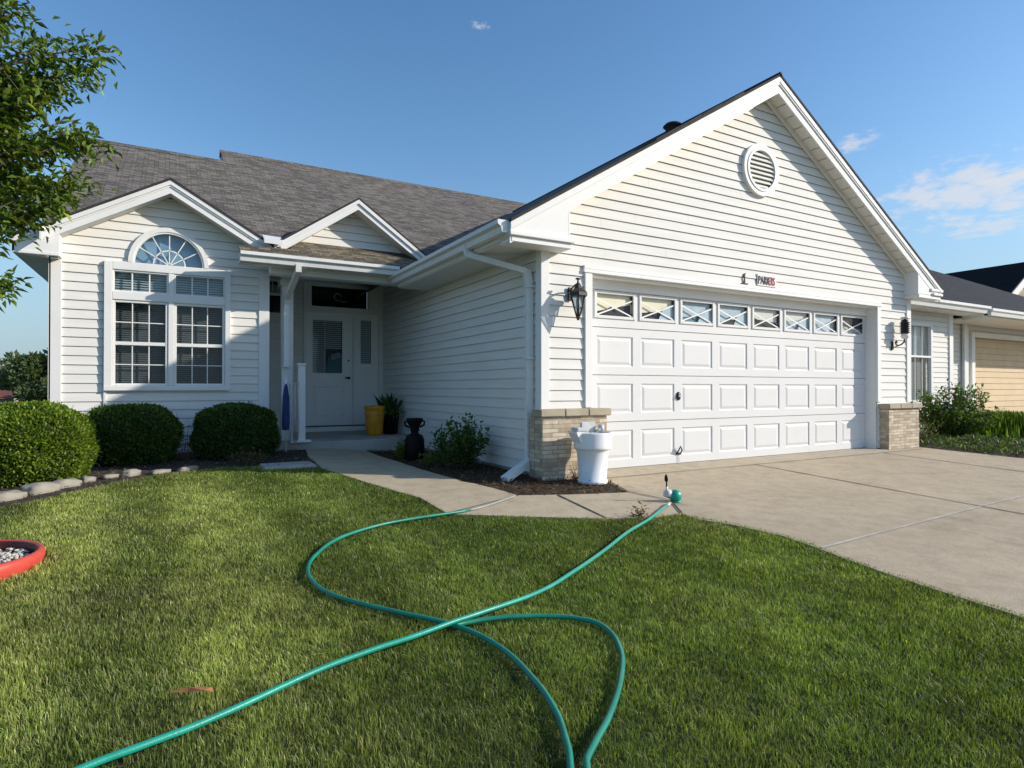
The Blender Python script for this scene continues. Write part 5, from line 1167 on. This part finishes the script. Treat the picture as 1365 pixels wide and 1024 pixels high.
# ------------------------------------------------------------------ world, sun, camera
SA, SB = 1.80, 1.12
S = Vector((SA, -SB, 1.0)).normalized(); elev = math.asin(S.z); azim = math.atan2(S.x, S.y)
w = bpy.data.worlds.new('World'); sc.world = w; w.use_nodes = True; nt = w.node_tree; nd = nt.nodes; lk = nt.links
bg = nd['Background']; sky = nd.new('ShaderNodeTexSky'); sky.sky_type = 'NISHITA'; sky.sun_disc = False; sky.sun_elevation = elev; sky.sun_rotation = azim
sky.air_density = 1.15; sky.dust_density = .6; sky.ozone_density = 1.6
tc = nd.new('ShaderNodeTexCoord'); nrm = nd.new('ShaderNodeVectorMath'); nrm.operation = 'NORMALIZE'; lk.new(tc.outputs['Generated'], nrm.inputs[0])
def blob(d, rx, stretch, noise_scale, lo, hi, seed):
    """soft cloud mask about direction d"""
    d = Vector(d).normalized(); right = Vector((d.y, -d.x, 0)).normalized(); up = right.cross(d)
    outs = []
    for ax_, s in ((right, 1/rx), (up, 1/(rx*stretch))):
        dt = nd.new('ShaderNodeVectorMath'); dt.operation = 'DOT_PRODUCT'; dt.inputs[1].default_value = ax_*s; lk.new(nrm.outputs[0], dt.inputs[0]); outs.append(dt.outputs['Value'])
    cb = nd.new('ShaderNodeCombineXYZ'); lk.new(outs[0], cb.inputs[0]); lk.new(outs[1], cb.inputs[1])
    ln = nd.new('ShaderNodeVectorMath'); ln.operation = 'LENGTH'; lk.new(cb.outputs[0], ln.inputs[0])
    # only the near hemisphere
    fd = nd.new('ShaderNodeVectorMath'); fd.operation = 'DOT_PRODUCT'; fd.inputs[1].default_value = d; lk.new(nrm.outputs[0], fd.inputs[0])
    gt = nd.new('ShaderNodeMath'); gt.operation = 'GREATER_THAN'; gt.inputs[1].default_value = .5; lk.new(fd.outputs['Value'], gt.inputs[0])
    mp = nd.new('ShaderNodeMapping'); mp.inputs['Location'].default_value = (seed, seed*.7, 0); mp.inputs['Scale'].default_value = (1, .85, 1); lk.new(cb.outputs[0], mp.inputs[0])
    nz_ = nd.new('ShaderNodeTexNoise'); nz_.inputs['Scale'].default_value = noise_scale; nz_.inputs['Detail'].default_value = 7; nz_.inputs['Roughness'].default_value = .58; lk.new(mp.outputs[0], nz_.inputs['Vector'])
    sb = nd.new('ShaderNodeMath'); sb.operation = 'MULTIPLY_ADD'; sb.inputs[1].default_value = -.42; lk.new(ln.outputs['Value'], sb.inputs[0]); lk.new(nz_.outputs[0], sb.inputs[2])
    mr = nd.new('ShaderNodeMapRange'); mr.interpolation_type = 'SMOOTHSTEP'; mr.inputs[1].default_value = lo; mr.inputs[2].default_value = hi; lk.new(sb.outputs[0], mr.inputs[0])
    mu = nd.new('ShaderNodeMath'); mu.operation = 'MULTIPLY'; lk.new(mr.outputs[0], mu.inputs[0]); lk.new(gt.outputs[0], mu.inputs[1]); return mu.outputs[0]
hsv = nd.new('ShaderNodeHueSaturation'); hsv.inputs['Saturation'].default_value = 1.24; hsv.inputs['Value'].default_value = .90; lk.new(sky.outputs[0], hsv.inputs['Color'])
tint = nd.new('ShaderNodeMix'); tint.data_type = 'RGBA'; tint.blend_type = 'MULTIPLY'; tint.inputs[0].default_value = 1; tint.inputs[7].default_value = (1.0, 1.02, 1.07, 1); lk.new(hsv.outputs[0], tint.inputs[6])
col = tint.outputs[2]
sx_ = nd.new('ShaderNodeSeparateXYZ'); lk.new(nrm.outputs[0], sx_.inputs[0]); hz = nd.new('ShaderNodeMapRange'); hz.interpolation_type = 'SMOOTHSTEP'; hz.inputs[1].default_value = -.05; hz.inputs[2].default_value = .36; hz.inputs[3].default_value = .92; hz.inputs[4].default_value = 0; lk.new(sx_.outputs[2], hz.inputs[0])
hm = nd.new('ShaderNodeMix'); hm.data_type = 'RGBA'; lk.new(hz.outputs[0], hm.inputs[0]); lk.new(col, hm.inputs[6]); hm.inputs[7].default_value = (1.55, 2.42, 3.35, 1); col = hm.outputs[2]
CLOUD = (4.1, 4.15, 4.35, 1)
clouds = [((0.3811, 0.7673, 0.5158), 0.026, 0.45, 2.0, 0.24, 0.6, 3.1, 0.5), ((0.8093, 0.4824, 0.3351), 0.04, 0.5, 2.2, 0.2, 0.5, 7.3, 0.6), ((0.8881, 0.3837, 0.2531), 0.135, 0.40, 4.2, 0.15, 0.46, 1.7, 0.72), ((0.9096, 0.3603, 0.2070), 0.10, 0.22, 3.6, 0.2, 0.5, 5.2, 0.55), ((0.9026, 0.3417, 0.2620), 0.08, 0.26, 3.4, 0.2, 0.48, 9.2, 0.6)]
for d_, rx, st_, ns, lo, hi, seed, op in clouds:
    mk = blob(d_, rx, st_, ns, lo, hi, seed); ml = nd.new('ShaderNodeMath'); ml.operation = 'MULTIPLY'; ml.inputs[1].default_value = op; lk.new(mk, ml.inputs[0])
    mx = nd.new('ShaderNodeMix'); mx.data_type = 'RGBA'; lk.new(ml.outputs[0], mx.inputs[0]); lk.new(col, mx.inputs[6]); mx.inputs[7].default_value = CLOUD; col = mx.outputs[2]
lk.new(col, bg.inputs[0]); bg.inputs[1].default_value = .185
sun = bpy.data.lights.new('sun', 'SUN'); sun.energy = 5.0; sun.angle = R(.55); sun.color = (1.0, .915, .80)
so = bpy.data.objects.new('sun', sun); COL.objects.link(so); so.rotation_euler = S.to_track_quat('Z', 'Y').to_euler(); so.location = (20, -20, 15)
cam = bpy.data.cameras.new('camera'); co = bpy.data.objects.new('camera', cam); COL.objects.link(co); sc.camera = co
cam.sensor_fit = 'HORIZONTAL'; cam.sensor_width = 36; cam.lens = 803/1365*36; cam.clip_start = .05; cam.clip_end = 3000
yaw = math.atan2(453.5, 803); pit = math.atan(6/803)
co.location = (-3.85, -5.12, .90); co.rotation_euler = (math.pi/2+pit, 0, -yaw)
sc.view_settings.view_transform = 'Standard'; sc.view_settings.look = 'None'; sc.view_settings.exposure = 0; sc.view_settings.gamma = 1
sc.render.resolution_x = 1024; sc.render.resolution_y = 768
